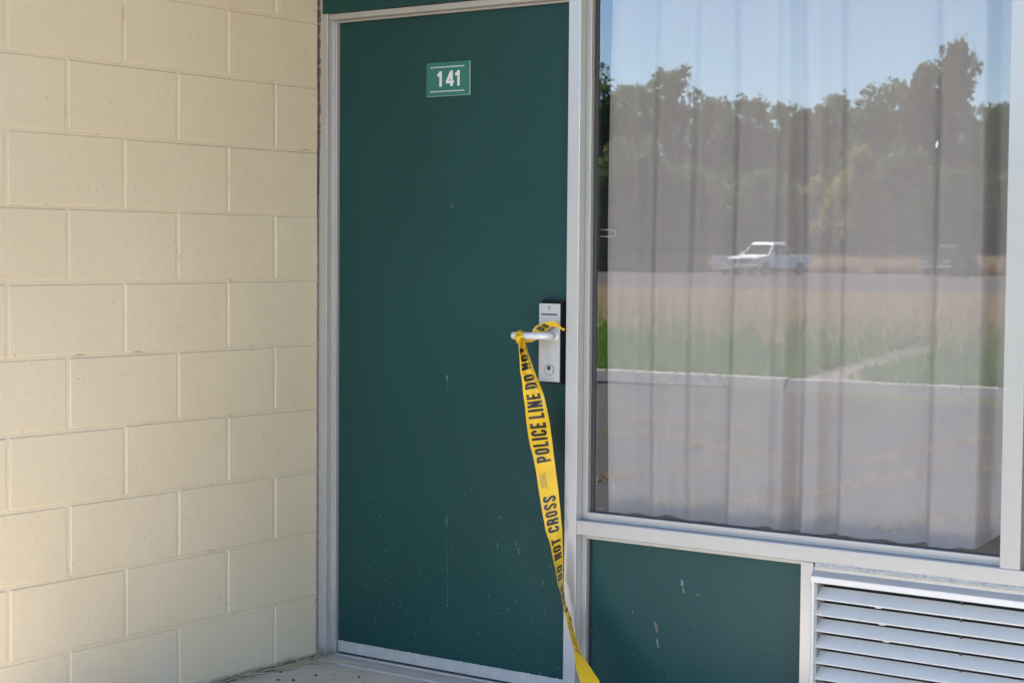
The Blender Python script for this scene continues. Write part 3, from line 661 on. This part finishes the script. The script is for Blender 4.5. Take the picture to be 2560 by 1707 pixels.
def tape_pt(v, t):
    A_ = crom(v, ST[:, 1:4]); B_ = crom(v, ST[:, 4:7]); p_ = A_+(B_-A_)*t
    # gathers below the knot, soft cross-buckling further down
    g_ = math.exp(-max(0, v-850)/70.)
    bow = .016*g_*math.sin(t*math.pi*3.2+.5)+.0022*math.sin(v*.055+t*5)*math.sin(t*math.pi)+.0015*math.sin(v*.11+t*2)
    if v > 1700: bow *= .3
    p_ = p_+np.array([.808, .589, 0])*(.010*math.exp(-((v-1538)/26.)**2)*4*t*(1-t))
    p_ = p_+np.array([.45, -.83, 0])*bow
    if v > 1740: p_[2] = max(p_[2], .003)
    return p_
NT = 13; VV = np.concatenate([np.arange(849, 1707, 4.), np.arange(1707, ST[-1, 0], 10.)])
P = np.array([[tape_pt(a_, b_) for b_ in np.linspace(0, 1, NT)] for a_ in VV])-np.array([TX, TY, 0])
f = [(j*NT+i, j*NT+i+1, (j+1)*NT+i+1, (j+1)*NT+i) for j in range(len(VV)-1) for i in range(NT-1)]
obj('ribbon', mesh('ribbon', P.reshape(-1, 3), f), 'tape', tape, True)
def tape_off(v, t, off):
    p_ = tape_pt(v, t); dv = tape_pt(v+2, t)-tape_pt(v-2, t); dt = tape_pt(v, min(1, t+.03))-tape_pt(v, max(0, t-.03))
    n_ = np.cross(dv, dt); n_ /= max(1e-9, np.linalg.norm(n_))
    return p_+n_*off-np.array([TX, TY, 0])
SG = -1. if np.cross(tape_pt(1102, .5)-tape_pt(1098, .5), tape_pt(1100, .53)-tape_pt(1100, .47)).dot(np.array([.59, -.81, 0])) < 0 else 1.
WORDS = [('NOT', 868, 924), ('DO', 936, 972), ('LINE', 984.2, 1046), ('POLICE', 1057, 1155), ('CROSS', 1239, 1330), ('NOT', 1346, 1398), ('DO', 1413, 1449), ('LINE', 1462, 1524), ('POLICE', 1536, 1632), ('CROSS', 1716, 1830)]
for word, v0, v1 in WORDS:
    tot = sum(glyphs(c)[0] for c in word)+.10*(len(word)-1); k = (v1-v0)/tot; s_ = 0
    for c in word:
        for side, mt in ((1, 'ink'), (-1, 'ink_back')):
            pl = lambda a_, b_, si: tape_off(v1-(s_+a_)*k+(.5-(.85-.72*b_))*6, .84-.71*b_, SG*side*(.00055+.00006*si))
            w_, me = text_mesh('letter', c, pl, T*.92, .2)
            obj('letter', me, mt, tape)
        s_ += w_+.10
# fine print between the repeats
vv, ff = [], []
rr = random.Random(3)
for line in range(6):
    t = .16+.055*line; v = 1178+rr.uniform(0, 8)
    while v < 1219-rr.uniform(0, 8):
        l = rr.uniform(1.5, 5)
        k_ = len(vv); vv += [tape_off(v, t, SG*.0006), tape_off(v+l, t, SG*.0006), tape_off(v+l, t+.022, SG*.0006), tape_off(v, t+.022, SG*.0006)]; ff.append((k_, k_+1, k_+2, k_+3)); v += l+rr.uniform(.8, 1.6)
obj('fine_print', mesh('fine_print', vv, ff), 'brownscuff', tape)
# the loop round the lever
def band(name, E, sub=6, nt_=7, bow=.0):
    E = np.array(E); m_ = len(E); rows_ = []
    for i in range((m_-1)*sub+1):
        x_ = i/sub; j = min(int(x_), m_-2); t = x_-j; i0, i3 = max(j-1, 0), min(j+2, m_-1)
        h = lambda c: .5*((2*c[j])+(-c[i0]+c[j+1])*t+(2*c[i0]-5*c[j]+4*c[j+1]-c[i3])*t*t+(-c[i0]+3*c[j]-3*c[j+1]+c[i3])*t**3)
        e_ = h(E); A_, B_ = e_[:3], e_[3:]
        rows_.append([A_+(B_-A_)*q+np.array([.4, -.85, 0])*bow*math.sin(q*math.pi*2+x_)-np.array([TX, TY, 0]) for q in np.linspace(0, 1, nt_)])
    R_ = np.array(rows_); f_ = [(a_*nt_+b_, a_*nt_+b_+1, (a_+1)*nt_+b_+1, (a_+1)*nt_+b_) for a_ in range(len(R_)-1) for b_ in range(nt_-1)]
    return R_, obj(name, mesh(name, R_.reshape(-1, 3), f_), 'tape', tape, True)
RL, _ = band('tied_loop', [[0.8522, -0.018, 1.0725, 0.8795, -0.018, 1.0689], [0.8524, -0.016, 1.0778, 0.8834, -0.016, 1.0761], [0.8558, -0.014, 1.0867, 0.8928, -0.014, 1.0783], [0.8652, -0.012, 1.0959, 0.9022, -0.012, 1.0837], [0.8803, -0.012, 1.1016, 0.9108, -0.012, 1.0893], [0.8933, -0.012, 1.1056, 0.9199, -0.012, 1.0948]], 6, 9, .0012)
band('loose_end', [[0.8989, -0.02, 1.1059, 0.9001, -0.02, 1.1015], [0.904, -0.018, 1.1071, 0.9062, -0.018, 1.099], [0.9155, -0.016, 1.1085, 0.9178, -0.016, 1.0958], [0.9299, -0.015, 1.1094, 0.93, -0.015, 1.0945], [0.9421, -0.014, 1.1035, 0.9379, -0.014, 1.0941], [0.9522, -0.013, 1.095, 0.949, -0.013, 1.0891], [0.958, -0.012, 1.0907, 0.9559, -0.012, 1.0854], [0.9622, -0.012, 1.0908, 0.9596, -0.012, 1.0824], [0.966, -0.012, 1.0901, 0.9649, -0.012, 1.0865]], 6, 7, .002); band('tied_loop', [[0.8389, -0.045, 1.0587, 0.8434, -0.045, 1.0504], [0.8448, -0.038, 1.0578, 0.846, -0.038, 1.0476], [0.8486, -0.028, 1.0567, 0.8498, -0.028, 1.0468], [0.8607, -0.022, 1.0569, 0.8586, -0.022, 1.0486], [0.8691, -0.02, 1.0571, 0.8691, -0.02, 1.0536]], 6, 5, .001)
# print on the loop: DO
def loop_pt(a_, b_, si):   # a_ along 0..1, b_ across 0..1
    i = a_*(len(RL)-1); j = int(np.clip(i, 0, len(RL)-2)); k_ = b_*(RL.shape[1]-1); m_ = int(np.clip(k_, 0, RL.shape[1]-2)); t, s__ = i-j, k_-m_
    p_ = (RL[j, m_]*(1-t)+RL[j+1, m_]*t)*(1-s__)+(RL[j, m_+1]*(1-t)+RL[j+1, m_+1]*t)*s__
    return p_+np.array([.55, -.8, .2])*(.0012+.0001*si)
for c, a0, a1 in (('D', .40, .64), ('O', .70, .90)):
    w_ = glyphs(c)[0]; pl = lambda a_, b_, si: loop_pt(a0+(a1-a0)*a_/w_, .88-.66*b_, si)
    _, me = text_mesh('letter', c, pl, T, .2); obj('letter', me, 'ink', tape)
# knot: crossing wraps of film pulled tight round the bar
def wrap(name, x0, x1, r, turns, wd, ph, flat=1.):
    n_ = int(26*turns); rows_ = []
    for i in range(n_+1):
        q = i/n_; an = ph+turns*2*math.pi*q; xc = x0+(x1-x0)*q
        rows_.append([(xc+wd*(s_-.5)+.003*math.sin(an*1.7+s_*3)-TX, -.0468-(r+.0011*math.sin(s_*11+an*2))*math.cos(an)*flat-TY, 1.0665+(r+.001*math.sin(s_*9+an))*math.sin(an)) for s_ in np.linspace(0, 1, 7)])
    R_ = np.array(rows_); f_ = [(a_*7+b_, a_*7+b_+1, (a_+1)*7+b_+1, (a_+1)*7+b_) for a_ in range(n_) for b_ in range(6)]
    return obj(name, mesh(name, R_.reshape(-1, 3), f_), 'tape', tape, True)
wrap('knot_wrap', .834, .838, .0128, 1.05, .022, .3); wrap('knot_wrap', .828, .848, .0142, .75, .020, -1.2); wrap('knot_wrap', .846, .828, .0155, .55, .014, -.6)
bm = bmesh.new()
for (P0, P1, P2, r_) in (((.829, -.058, 1.070), (.840, -.0645, 1.058), (.846, -.062, 1.047), .0065), ((.848, -.058, 1.068), (.838, -.066, 1.060), (.836, -.062, 1.046), .0060)):
    tube(bm, [(p_[0]-TX, p_[1]-TY, p_[2]) for p_ in (P0, tuple((np.array(P0)+np.array(P1))/2), P1, tuple((np.array(P1)+np.array(P2))/2), P2)], [r_*.6, r_, r_*1.05, r_, r_*.8], 9)
kn = obj('knot', from_bm('knot', bm), 'tape', tape, True)

# ------------------------------------------------------------------ litter in the corner
bm = bmesh.new()
for i in range(170):
    y = -abs(random.gauss(.0, .38)) if i < 130 else random.uniform(-.08, .02)
    x = abs(random.gauss(0, .014))+.004+(.02*random.random() if y > -.3 else 0)
    if i >= 130: x = random.uniform(.01, .11); y = random.uniform(-.10, -.03)
    l = random.uniform(.03, .12); an = math.pi/2+random.gauss(0, .25) if i < 130 else random.uniform(0, 3.1)
    z = .002+random.random()*.010; d = Vector((math.cos(an), math.sin(an), random.gauss(0, .06)))
    p0 = Vector((x, y, z)); p1 = p0+d*l*.5+Vector((random.gauss(0, .003), 0, abs(random.gauss(0, .004)))); p2 = p0+d*l
    for q in (p0, p1, p2): q.x = max(q.x, .003); q.z = max(q.z, .0015); q.y = min(q.y, -.004)
    tube(bm, [p0, p1, p2], random.uniform(.0005, .0011), 4)
tag(obj('dry_straw', from_bm('dry_straw', bm), 'straw'), 'pale dry straw blown into the corner by the wall', 'straw', kind='stuff')
bm = bmesh.new()
def crumb(x, y, r):
    q = bmesh.ops.create_icosphere(bm, subdivisions=1, radius=r)
    for v_ in q['verts']: v_.co = Vector((x+v_.co.x*random.uniform(.7, 1.3), y+v_.co.y*random.uniform(.7, 1.5), max(.0005, r*.4+v_.co.z*random.uniform(.5, .8))))
for i in range(420):
    y = -random.random()**1.3*1.3; crumb(abs(random.gauss(0, .008))+.002, y, random.uniform(.001, .0042))
for x, y, r in ((.165, -.185, .0048), (.155, -.275, .0060), (.115, -.30, .0050), (.20, -.14, .003), (.285, -.12, .0045), (.335, -.16, .003), (.05, -.22, .004), (.03, -.33, .003), (.25, -.3, .002), (.4, -.2, .002)): crumb(x, y, r)
tag(obj('floor_dirt', from_bm('floor_dirt', bm), 'dirt'), 'dark dirt crumbs along the foot of the block wall', 'dirt', kind='stuff')

# ------------------------------------------------------------------ the far side of the lot (seen in the window)
def blades(name, pts, hmin, hmax, wd, mat, label, cat, per=5, lean=.35):
    n_ = len(pts); pts = np.repeat(np.asarray(pts), per, 0); n_ = len(pts)
    a_ = RNG.uniform(0, 6.283, n_); h_ = RNG.uniform(hmin, hmax, n_); off = RNG.normal(0, .06, (n_, 2)); L_ = RNG.normal(0, lean, (n_, 2))*h_[:, None]
    b_ = pts.copy(); b_[:, :2] += off
    dx = np.stack([np.cos(a_), np.sin(a_), np.zeros(n_)], 1)*wd/2
    tip = b_+np.concatenate([L_, h_[:, None]], 1)
    v_ = np.stack([b_-dx, b_+dx, tip], 1).reshape(-1, 3); me_ = bpy.data.meshes.new(name)
    me_.vertices.add(len(v_)); me_.vertices.foreach_set('co', v_.ravel()); me_.loops.add(len(v_)); me_.loops.foreach_set('vertex_index', np.arange(len(v_)))
    me_.polygons.add(n_); me_.polygons.foreach_set('loop_start', np.arange(n_)*3); me_.polygons.foreach_set('loop_total', np.full(n_, 3)); me_.update()
    o_ = obj(name, me_, mat); return tag(o_, label, cat, kind='stuff')
def scatter(n_, y0, y1, spread, dens):
    y = RNG.uniform(y0, y1, n_*3); xc = -.50*y+1; x = xc+RNG.uniform(-1, 1, n_*3)*(spread+.22*y)
    keep = dens(x, y) > RNG.uniform(0, 1, n_*3); x, y = x[keep][:n_], y[keep][:n_]
    return np.stack([x, -y, np.array([ground_z(q)-.03 for q in y])], 1)
onpath = lambda x, y: (np.abs(x-(-4.68-(y-12.9)*.255)) < .36) & (y < 20.7)
kerbfree = lambda x, y: (-y < -12.35+KS*(x+7.3)) & ~onpath(x, y)
blades('green_grass', scatter(17000, 12.4, 40, 5, lambda x, y: kerbfree(x, y)*np.interp(y, [12, 24, 40], [1, .75, .1])), .07, .24, .032, 'grass', 'green grass verge beyond the kerb reflected in the window', 'grass', 5)
blades('dry_grass', scatter(12000, 17, 43, 6, lambda x, y: kerbfree(x, y)*np.interp(y, [17, 28, 43], [.08, .6, 1])), .16, .40, .03, 'dry', 'tan dry weeds between the green verge and far road', 'grass', 5)
blades('bank_grass', scatter(13000, 97.3, 104, 14, lambda x, y: np.ones_like(x)), .7, 1.25, .09, 'dry', 'tan dry grass bank behind the parked vehicles', 'grass', 4)
CR = [[[-1.42, -4.32], [-1.17, -4.68], [-0.99, -5.29], [-0.95, -6.27], [-0.85, -6.88], [-0.5, -7.3]], [[-4.04, -7.66], [-3.35, -7.66], [-2.43, -7.04], [-1.79, -6.87], [-1.4, -7.13], [-1.45, -8.02], [-1.38, -9.34]], [[-2.22, -4.91], [-2.38, -5.47], [-2.02, -6.31]], [[-4.74, -8.71], [-3.67, -8.82], [-2.82, -8.91]], [[-0.07, -4.24], [0.09, -4.98], [0.23, -5.37]]]
cp = []
for line in CR:
    for a_, b_ in zip(line, line[1:]):
        m_ = max(2, int(math.dist(a_, b_)*40))
        for i in range(m_):
            if random.random() < .75: t = random.random(); cp.append((a_[0]+(b_[0]-a_[0])*t+random.gauss(0, .02), a_[1]+(b_[1]-a_[1])*t+random.gauss(0, .025), -.12))
blades('crack_weeds', cp, .015, .045, .014, 'crackweed', 'dry weeds growing in the parking lot cracks', 'weeds', 5, .8)

def crown(name, lobes, n_, size, mat, parent, droop=0.):
    ctr, rad = [], []
    for (c_, r_) in lobes: ctr.append(c_); rad.append(r_)
    ctr = np.array(ctr); rad = np.array(rad); pr = rad.prod(1)**(2/3); pr /= pr.sum()
    k_ = RNG.choice(len(ctr), n_, p=pr); u_ = RNG.normal(0, 1, (n_, 3)); u_ /= np.linalg.norm(u_, axis=1)[:, None]
    r_ = (RNG.uniform(.2, 1, n_)**.5)*np.where(RNG.uniform(0, 1, n_) < .22, RNG.uniform(1., 1.45, n_), RNG.uniform(.85, 1.05, n_))
    c_ = ctr[k_]+u_*rad[k_]*r_[:, None]
    nn = u_*.6+RNG.normal(0, .6, (n_, 3)); nn /= np.linalg.norm(nn, axis=1)[:, None]
    t_ = np.cross(nn, RNG.normal(0, 1, (n_, 3))); t_ /= np.linalg.norm(t_, axis=1)[:, None]; b_ = np.cross(nn, t_)
    s_ = size*RNG.uniform(.55, 1.35, n_)[:, None]
    v_ = np.stack([c_-t_*s_*.5, c_+b_*s_*.28-t_*s_*.05, c_+t_*s_*.6+np.array([0, 0, -droop]), c_-b_*s_*.28-t_*s_*.05], 1).reshape(-1, 3)
    me_ = bpy.data.meshes.new(name); me_.vertices.add(len(v_)); me_.vertices.foreach_set('co', v_.ravel()); me_.loops.add(len(v_)); me_.loops.foreach_set('vertex_index', np.arange(len(v_)))
    me_.polygons.add(n_); me_.polygons.foreach_set('loop_start', np.arange(n_)*4); me_.polygons.foreach_set('loop_total', np.full(n_, 4)); me_.update()
    return obj(name, me_, mat, parent)
def tree(x, y, top, wd, kind, label, name, group, leaves=8500):
    gz = ground_z(-y)-.05; H_ = top-gz
    t_ = thing(name, label, 'tree' if 'tree' in name else 'shrub', (x, y, gz), group)
    rr = random.Random(int(x*100)); bm = bmesh.new(); r0 = max(.10, H_*.018)
    axis = [(rr.gauss(0, .05)*k, rr.gauss(0, .05)*k, H_*.92*k/6) for k in range(7)]; axis[0] = (0, 0, 0)
    tube(bm, axis, [r0*(1-.85*k/6) for k in range(7)], 8); lobes = []
    nl = 26; low = .06 if name == 'shrub' else .04
    def env(q):     # crown half width against height
        if kind == 2: return max(.10, (1-q)**.70)*1.05
        if kind == 3: return (.80+.16*math.sin(q*10+x))*min(1, (1-q)*2.5+.55)
        return max(.34, math.sqrt(max(.02, 1-((q-.45)/.60)**2)))
    for k in range(nl):
        q = low+(.97-low)*(k+.5)/nl; an = k*2.4+rr.uniform(-.5, .5)
        e_ = wd*.5*env(q)*rr.uniform(.65, 1.2)
        i_ = q*.98*6; j_ = min(5, int(i_)); a0 = Vector(axis[j_]).lerp(Vector(axis[j_+1]), i_-j_); a0.z = H_*q*.86
        tip = Vector((a0.x+math.cos(an)*e_*.8, a0.y+math.sin(an)*e_*.8, min(H_*q, H_-.5)))
        tube(bm, [a0, (a0+tip)/2+Vector((0, 0, .1)), tip], [r0*.35*(1.1-q), r0*.22*(1.1-q), .02], 5)
    for k in range(95):   # many small leafy sprays inside the crown's outline
        q = low+(1-low)*rr.random()**.85; an = rr.uniform(0, 6.283); rad_ = wd*.5*env(min(q, .99))*math.sqrt(rr.random())*rr.uniform(.8, 1.15)
        i_ = min(q, .99)*6; j_ = min(5, int(i_)); a0 = Vector(axis[j_]).lerp(Vector(axis[j_+1]), i_-j_)
        lr = rr.uniform(.32, .34+.14*wd)*(1 if q < .8 else .72); vz = rr.uniform(.8, 1.5) if kind != 3 else rr.uniform(1.3, 2.3)
        lobes.append(((a0.x+math.cos(an)*rad_, a0.y+math.sin(an)*rad_, min(H_*q, H_-lr*.5*vz)), (lr, lr, lr*vz)))
    obj('trunk', from_bm('trunk', bm), 'bark', t_)
    crown('crown', lobes, leaves, .42, 'leaf0' if kind == 2 and name == 'tree' else 'leaf%d' % kind, t_)
TL = ["big dark rounded tree at the far left window edge", "dark bushy tree reflected beside the left window gasket", "small feathery tree left of the tall pine reflection", "tall dark pine reflected left of the white pickup", "broad low crowned tree right of the pine reflection", "upright leafy tree reflected above the white trailer", "rounded tree reflected directly above the white pickup", "short pointed conifer in the lowest dip of the treeline", "thin pointed conifer behind the treeline dip", "dense tree rising right of the treeline dip", "wide domed tree left of the tallest tree", "pointed conifer between the domed and the tallest tree", "tallest tree with ragged crown rising above all others", "narrow tree with side tuft left of the tallest", "round topped tree right of the tallest tree", "dark tree at the right edge of the window reflection", "grey green tree past the right window edge", "loose tree past the left window edge"]
TR = [[-70.17, -106.34, 15.16, 6, 0], [-66.62, -103.85, 13.98, 4.5, 0], [-70.21, -113.36, 13.96, 4.5, 1], [-71.18, -119.75, 15.96, 4.6, 0], [-66.15, -117.98, 13.22, 5, 1], [-61.86, -115.74, 12.87, 3.6, 0], [-62.63, -122.09, 12.93, 4.0, 1], [-57.33, -115.78, 11.72, 3.4, 2], [-61.39, -127.15, 12.78, 3.2, 2], [-56.23, -120.73, 13.22, 4.5, 0], [-51.26, -116.39, 13.77, 5.2, 0], [-52.93, -124.37, 14.0, 3.5, 2], [-45.99, -116.41, 16.25, 3.3, 3], [-47.42, -114.76, 14.42, 2.4, 3], [-46.67, -124.73, 12.29, 4.2, 1], [-43.22, -121.73, 11.94, 5, 0], [-41.07, -124.6, 12.68, 5.5, 1], [-75.74, -109.89, 14.12, 5.5, 1]]
for (x, y, z, wd, kind), lb in zip(TR, TL): tree(x, y, z, wd*1.25, kind, lb, 'tree', 'trees beyond the far road')
SL = ["leafy shrub below the far left trees", "mid green shrub under the tall pine", "dark shrub behind the white trailer", "green shrub behind the white pickup cab", "olive shrub behind the pickup tailgate", "bright yellow green bush under the domed tree", "mid green bush left of the dark suv", "dark shrub right behind the dark suv", "dark wide shrub at the right window edge", "dark shrub at the left window edge"]
SH = [[-62.29, -99.46, 8.82, 4.5, 1], [-59.73, -102.11, 7.4, 4, 1], [-58.11, -105.28, 6.9, 4, 0], [-53.57, -103.14, 6.72, 4.2, 1], [-50.02, -103.77, 6.11, 3.4, 2], [-46.75, -103.07, 7.85, 4.6, 2], [-45.32, -106.97, 8.15, 4, 1], [-41.56, -105.26, 6.58, 3.6, 0], [-40.23, -110.05, 6.46, 4.5, 0], [-64.84, -99.07, 6.18, 4.5, 0]]
for (x, y, z, wd, kind), lb in zip(SH, SL): tree(x, y, z, wd*1.3, kind, lb, 'shrub', 'undergrowth in front of the trees', 6000)
# closed woodland behind the single trees
lobes = []
for i in range(90):
    q = random.random(); x = -98+74*q; y = -(118+34*q*.5)-9+random.uniform(-3, 3); lobes.append(((x, y, 6.3+random.uniform(-2.5, 2.6)), (random.uniform(2, 3.4), 3., random.uniform(3.6, 5.4))))
wd_ = crown('woodland', lobes, 60000, .5, 'leaf1', None); tag(wd_, 'dark woodland mass behind the tree line', 'woodland', kind='stuff')

# ------------------------------------------------------------------ parked vehicles
def loft(name, secs, mat, parent, bev=.03):
    """secs: list of (z, y_rear, y_front, half_width)"""
    bm = bmesh.new(); rings = []
    for z, yr, yf, hw in secs: rings.append([bm.verts.new(c_) for c_ in ((-hw, yr, z), (hw, yr, z), (hw, yf, z), (-hw, yf, z))])
    bm.faces.new(rings[0][::-1]); bm.faces.new(rings[-1])
    for a_, b_ in zip(rings, rings[1:]):
        for k in range(4): bm.faces.new((a_[k], a_[(k+1) % 4], b_[(k+1) % 4], b_[k]))
    bmesh.ops.bevel(bm, geom=bm.edges[:], offset=bev, segments=2, affect='EDGES', profile=.5); return obj(name, from_bm(name, bm), mat, parent)
def quadpanel(name, q, mat, parent, off=.012):
    q = [Vector(c_) for c_ in q]; n_ = (q[1]-q[0]).cross(q[2]-q[0]).normalized()
    cen = Vector((0, 0, 1.2)); 
    if n_.dot(sum(q, Vector())/4-cen) < 0: n_ = -n_
    bm = bmesh.new(); a_ = [bm.verts.new(c_+n_*off) for c_ in q]; b_ = [bm.verts.new(c_-n_*.02) for c_ in q]
    bm.faces.new(a_); bm.faces.new(b_[::-1])
    for k in range(4): bm.faces.new((a_[k], a_[(k+1) % 4], b_[(k+1) % 4], b_[k]))
    return obj(name, from_bm(name, bm), mat, parent)
def wheel(parent, x, y, r=.38):
    s_ = 1 if x > 0 else -1
    bm = bmesh.new(); tube(bm, [(x-s_*.11, y, r), (x-s_*.09, y, r), (x+s_*.09, y, r), (x+s_*.11, y, r)], [r*.92, r, r, r*.92], 28)
    w_ = obj('wheel', from_bm('wheel', bm), 'tyre', parent)
    bm = bmesh.new(); tube(bm, [(x+s_*.10, y, r), (x+s_*.118, y, r), (x+s_*.112, y, r)], [r*.62, r*.60, r*.3], 20); obj('rim', from_bm('rim', bm), 'chrome', w_)
def arch_profile(L, z0, top, wy, wr=.47):
    """side outline (y,z) with wheel arches cut from the sill"""
    p_ = [(-L/2, z0+.08)]
    for yc in wy:
        p_.append((yc-wr, z0))
        p_ += [(yc-wr*math.cos(math.radians(a_)), z0-.02+wr*math.sin(math.radians(a_))) for a_ in range(15, 180, 15)]
        p_.append((yc+wr, z0))
    p_.append((L/2-.02, z0+.06)); return p_+top
def vehicle(name, label, cat, loc, rotz, L, W_, paint, bed, Hh):
    t_ = thing(name, label, cat, loc); t_.rotation_euler = (0, 0, rotz); h2 = L/2; hw = W_/2
    belt = 1.13; wy = (-h2+1.15, h2-.92)
    top = [(h2, .60), (h2, .98), (h2-.06, 1.03), (h2-1.15, belt), (-h2+1.75 if bed else -h2+.12, belt), (-h2, belt-.03 if bed else 1.05)]
    prism('body', arch_profile(L, .40, top, wy), -hw, hw, paint, t_, .02)
    if bed:
        cr, cf, rr_, rf = -h2+2.05, h2-1.22, -h2+2.30, h2-2.05
        for s_ in (-1, 1): box('bed_side', (s_*hw-(.09 if s_ > 0 else 0), s_*hw+(.09 if s_ < 0 else 0), -h2+.01, cr-.03, belt-.02, belt+.09), paint, t_, .01)
        box('tailgate', (-hw+.09, hw-.09, -h2+.01, -h2+.09, belt-.03, belt+.09), paint, t_, .01)
    else: cr, cf, rr_, rf = -h2+.12, h2-1.25, -h2+.42, h2-2.05
    cab = loft('cab', [(belt-.03, cr, cf, hw-.03), (Hh-.10, rr_, rf, hw-.20), (Hh, rr_+.12, rf-.18, hw-.34)], paint, t_, .035)
    zt, zb = Hh-.16, belt+.05; lerp = lambda a_, b_, q: a_+(b_-a_)*q
    fq = lambda z: (z-(belt-.03))/(Hh-.10-(belt-.03)); hwz = lambda z: lerp(hw-.03, hw-.20, fq(z)); yfz = lambda z: lerp(cf, rf, fq(z)); yrz = lambda z: lerp(cr, rr_, fq(z))
    quadpanel('windshield', [(-hwz(zb)+.09, yfz(zb), zb), (hwz(zb)-.09, yfz(zb), zb), (hwz(zt)-.07, yfz(zt), zt), (-hwz(zt)+.07, yfz(zt), zt)], 'carglass', t_)
    quadpanel('rear_window', [(-hwz(zb)+.12, yrz(zb), zb), (hwz(zb)-.12, yrz(zb), zb), (hwz(zt)-.1, yrz(zt), zt), (-hwz(zt)+.1, yrz(zt), zt)], 'carglass', t_)
    cuts = (0.03, .47, .53, .95) if bed else (.03, .32, .36, .64, .68, .96)
    for s_ in (-1, 1):
        for a_, b_ in zip(cuts[::2], cuts[1::2]):
            Y = lambda z, q: lerp(yfz(z)-.06, yrz(z)+.06, q)
            quadpanel('side_window', [(s_*hwz(zb), Y(zb, a_), zb), (s_*hwz(zb), Y(zb, b_), zb), (s_*hwz(zt), Y(zt, b_), zt), (s_*hwz(zt), Y(zt, a_), zt)], 'carglass', t_)
        for y in wy: wheel(t_, s_*(hw-.13), y)
        box('headlight', (s_*(hw-.24)-.17, s_*(hw-.24)+.17, h2-.02, h2+.025, .76, .93), 'lamp', t_, .015)
        box('turn_signal', (s_*(hw-.035)-.04, s_*(hw-.035)+.04, h2-.06, h2+.02, .76, .93), 'amber', t_, .01)
        box('mirror', (s_*(hw+.12)-.10, s_*(hw+.12)+.10, cf-.35, cf-.24, belt+.02, belt+.22), paint if bed else 'dark_car', t_, .03)
        for y in ((cf-1.25, cr+.25) if bed else (cf-1.3, cf-2.4)): box('door_handle', (s_*(hw+.012)-.015, s_*(hw+.012)+.015, y-.09, y+.09, .98, 1.02), 'dark', t_, .004)
    box('grille', (-hw+.43, hw-.43, h2-.01, h2+.02, .72, .95), 'black', t_, .01)
    box('grille_bar', (-hw+.40, hw-.40, h2+.015, h2+.035, .83, .865), 'chrome', t_, .006)
    box('bumper', (-hw-.01, hw+.01, h2-.03, h2+.13, .50, .66), 'chrome', t_, .035)
    box('rear_bumper', (-hw+.03, hw-.03, -h2-.10, -h2+.05, .46, .62), 'chrome', t_, .03)
    box('hood_ridge', (-.42, .42, h2-1.05, h2-.12, 1.035, 1.075), paint, t_, .018)
    box('license_plate', (-.16, .16, h2+.131, h2+.137, .52, .62), 'signwhite', t_, .002)
    return t_
vehicle('pickup_truck', 'white crew cab pickup parked facing the motel, seen in the window', 'pickup', (-45.15, -88.0, ground_z(88)-.018), math.radians(5), 5.7, 2.02, 'white_car', True, 1.90)
vehicle('parked_suv', 'dark sport utility vehicle with chrome bumper parked before the trees', 'suv', (-37.7, -96.2, ground_z(96.2)-.018), math.radians(-4), 4.8, 1.90, 'dark_car', False, 1.86)
tl = thing('utility_trailer', 'low white banded trailer left of the white pickup', 'trailer', (-49.0, -91.0, ground_z(91)-.018))
for k in range(4): box('side_board', (-1.0, 1.0, 1.20, 1.24, .38+.19*k, .54+.19*k), 'trailer', tl, .008)
for k in range(4): box('side_board', (.96, 1.0, -1.3, 1.19, .38+.19*k, .54+.19*k), 'trailer', tl, .008)
for k in range(4): box('side_board', (-1.0, -.96, -1.3, 1.19, .38+.19*k, .54+.19*k), 'trailer', tl, .008)
box('trailer_bed', (-.99, .99, -1.3, 1.19, .30, .375), 'trailer', tl, .01)
for s_ in (-1, 1):
    wheel(tl, s_*.92, -.2, .32)
    for y in (-1.25, 0, 1.15): box('stake', (s_*.93-.02, s_*.93+.02, y-.02, y+.02, .36, 1.14), 'alum', tl, .004)
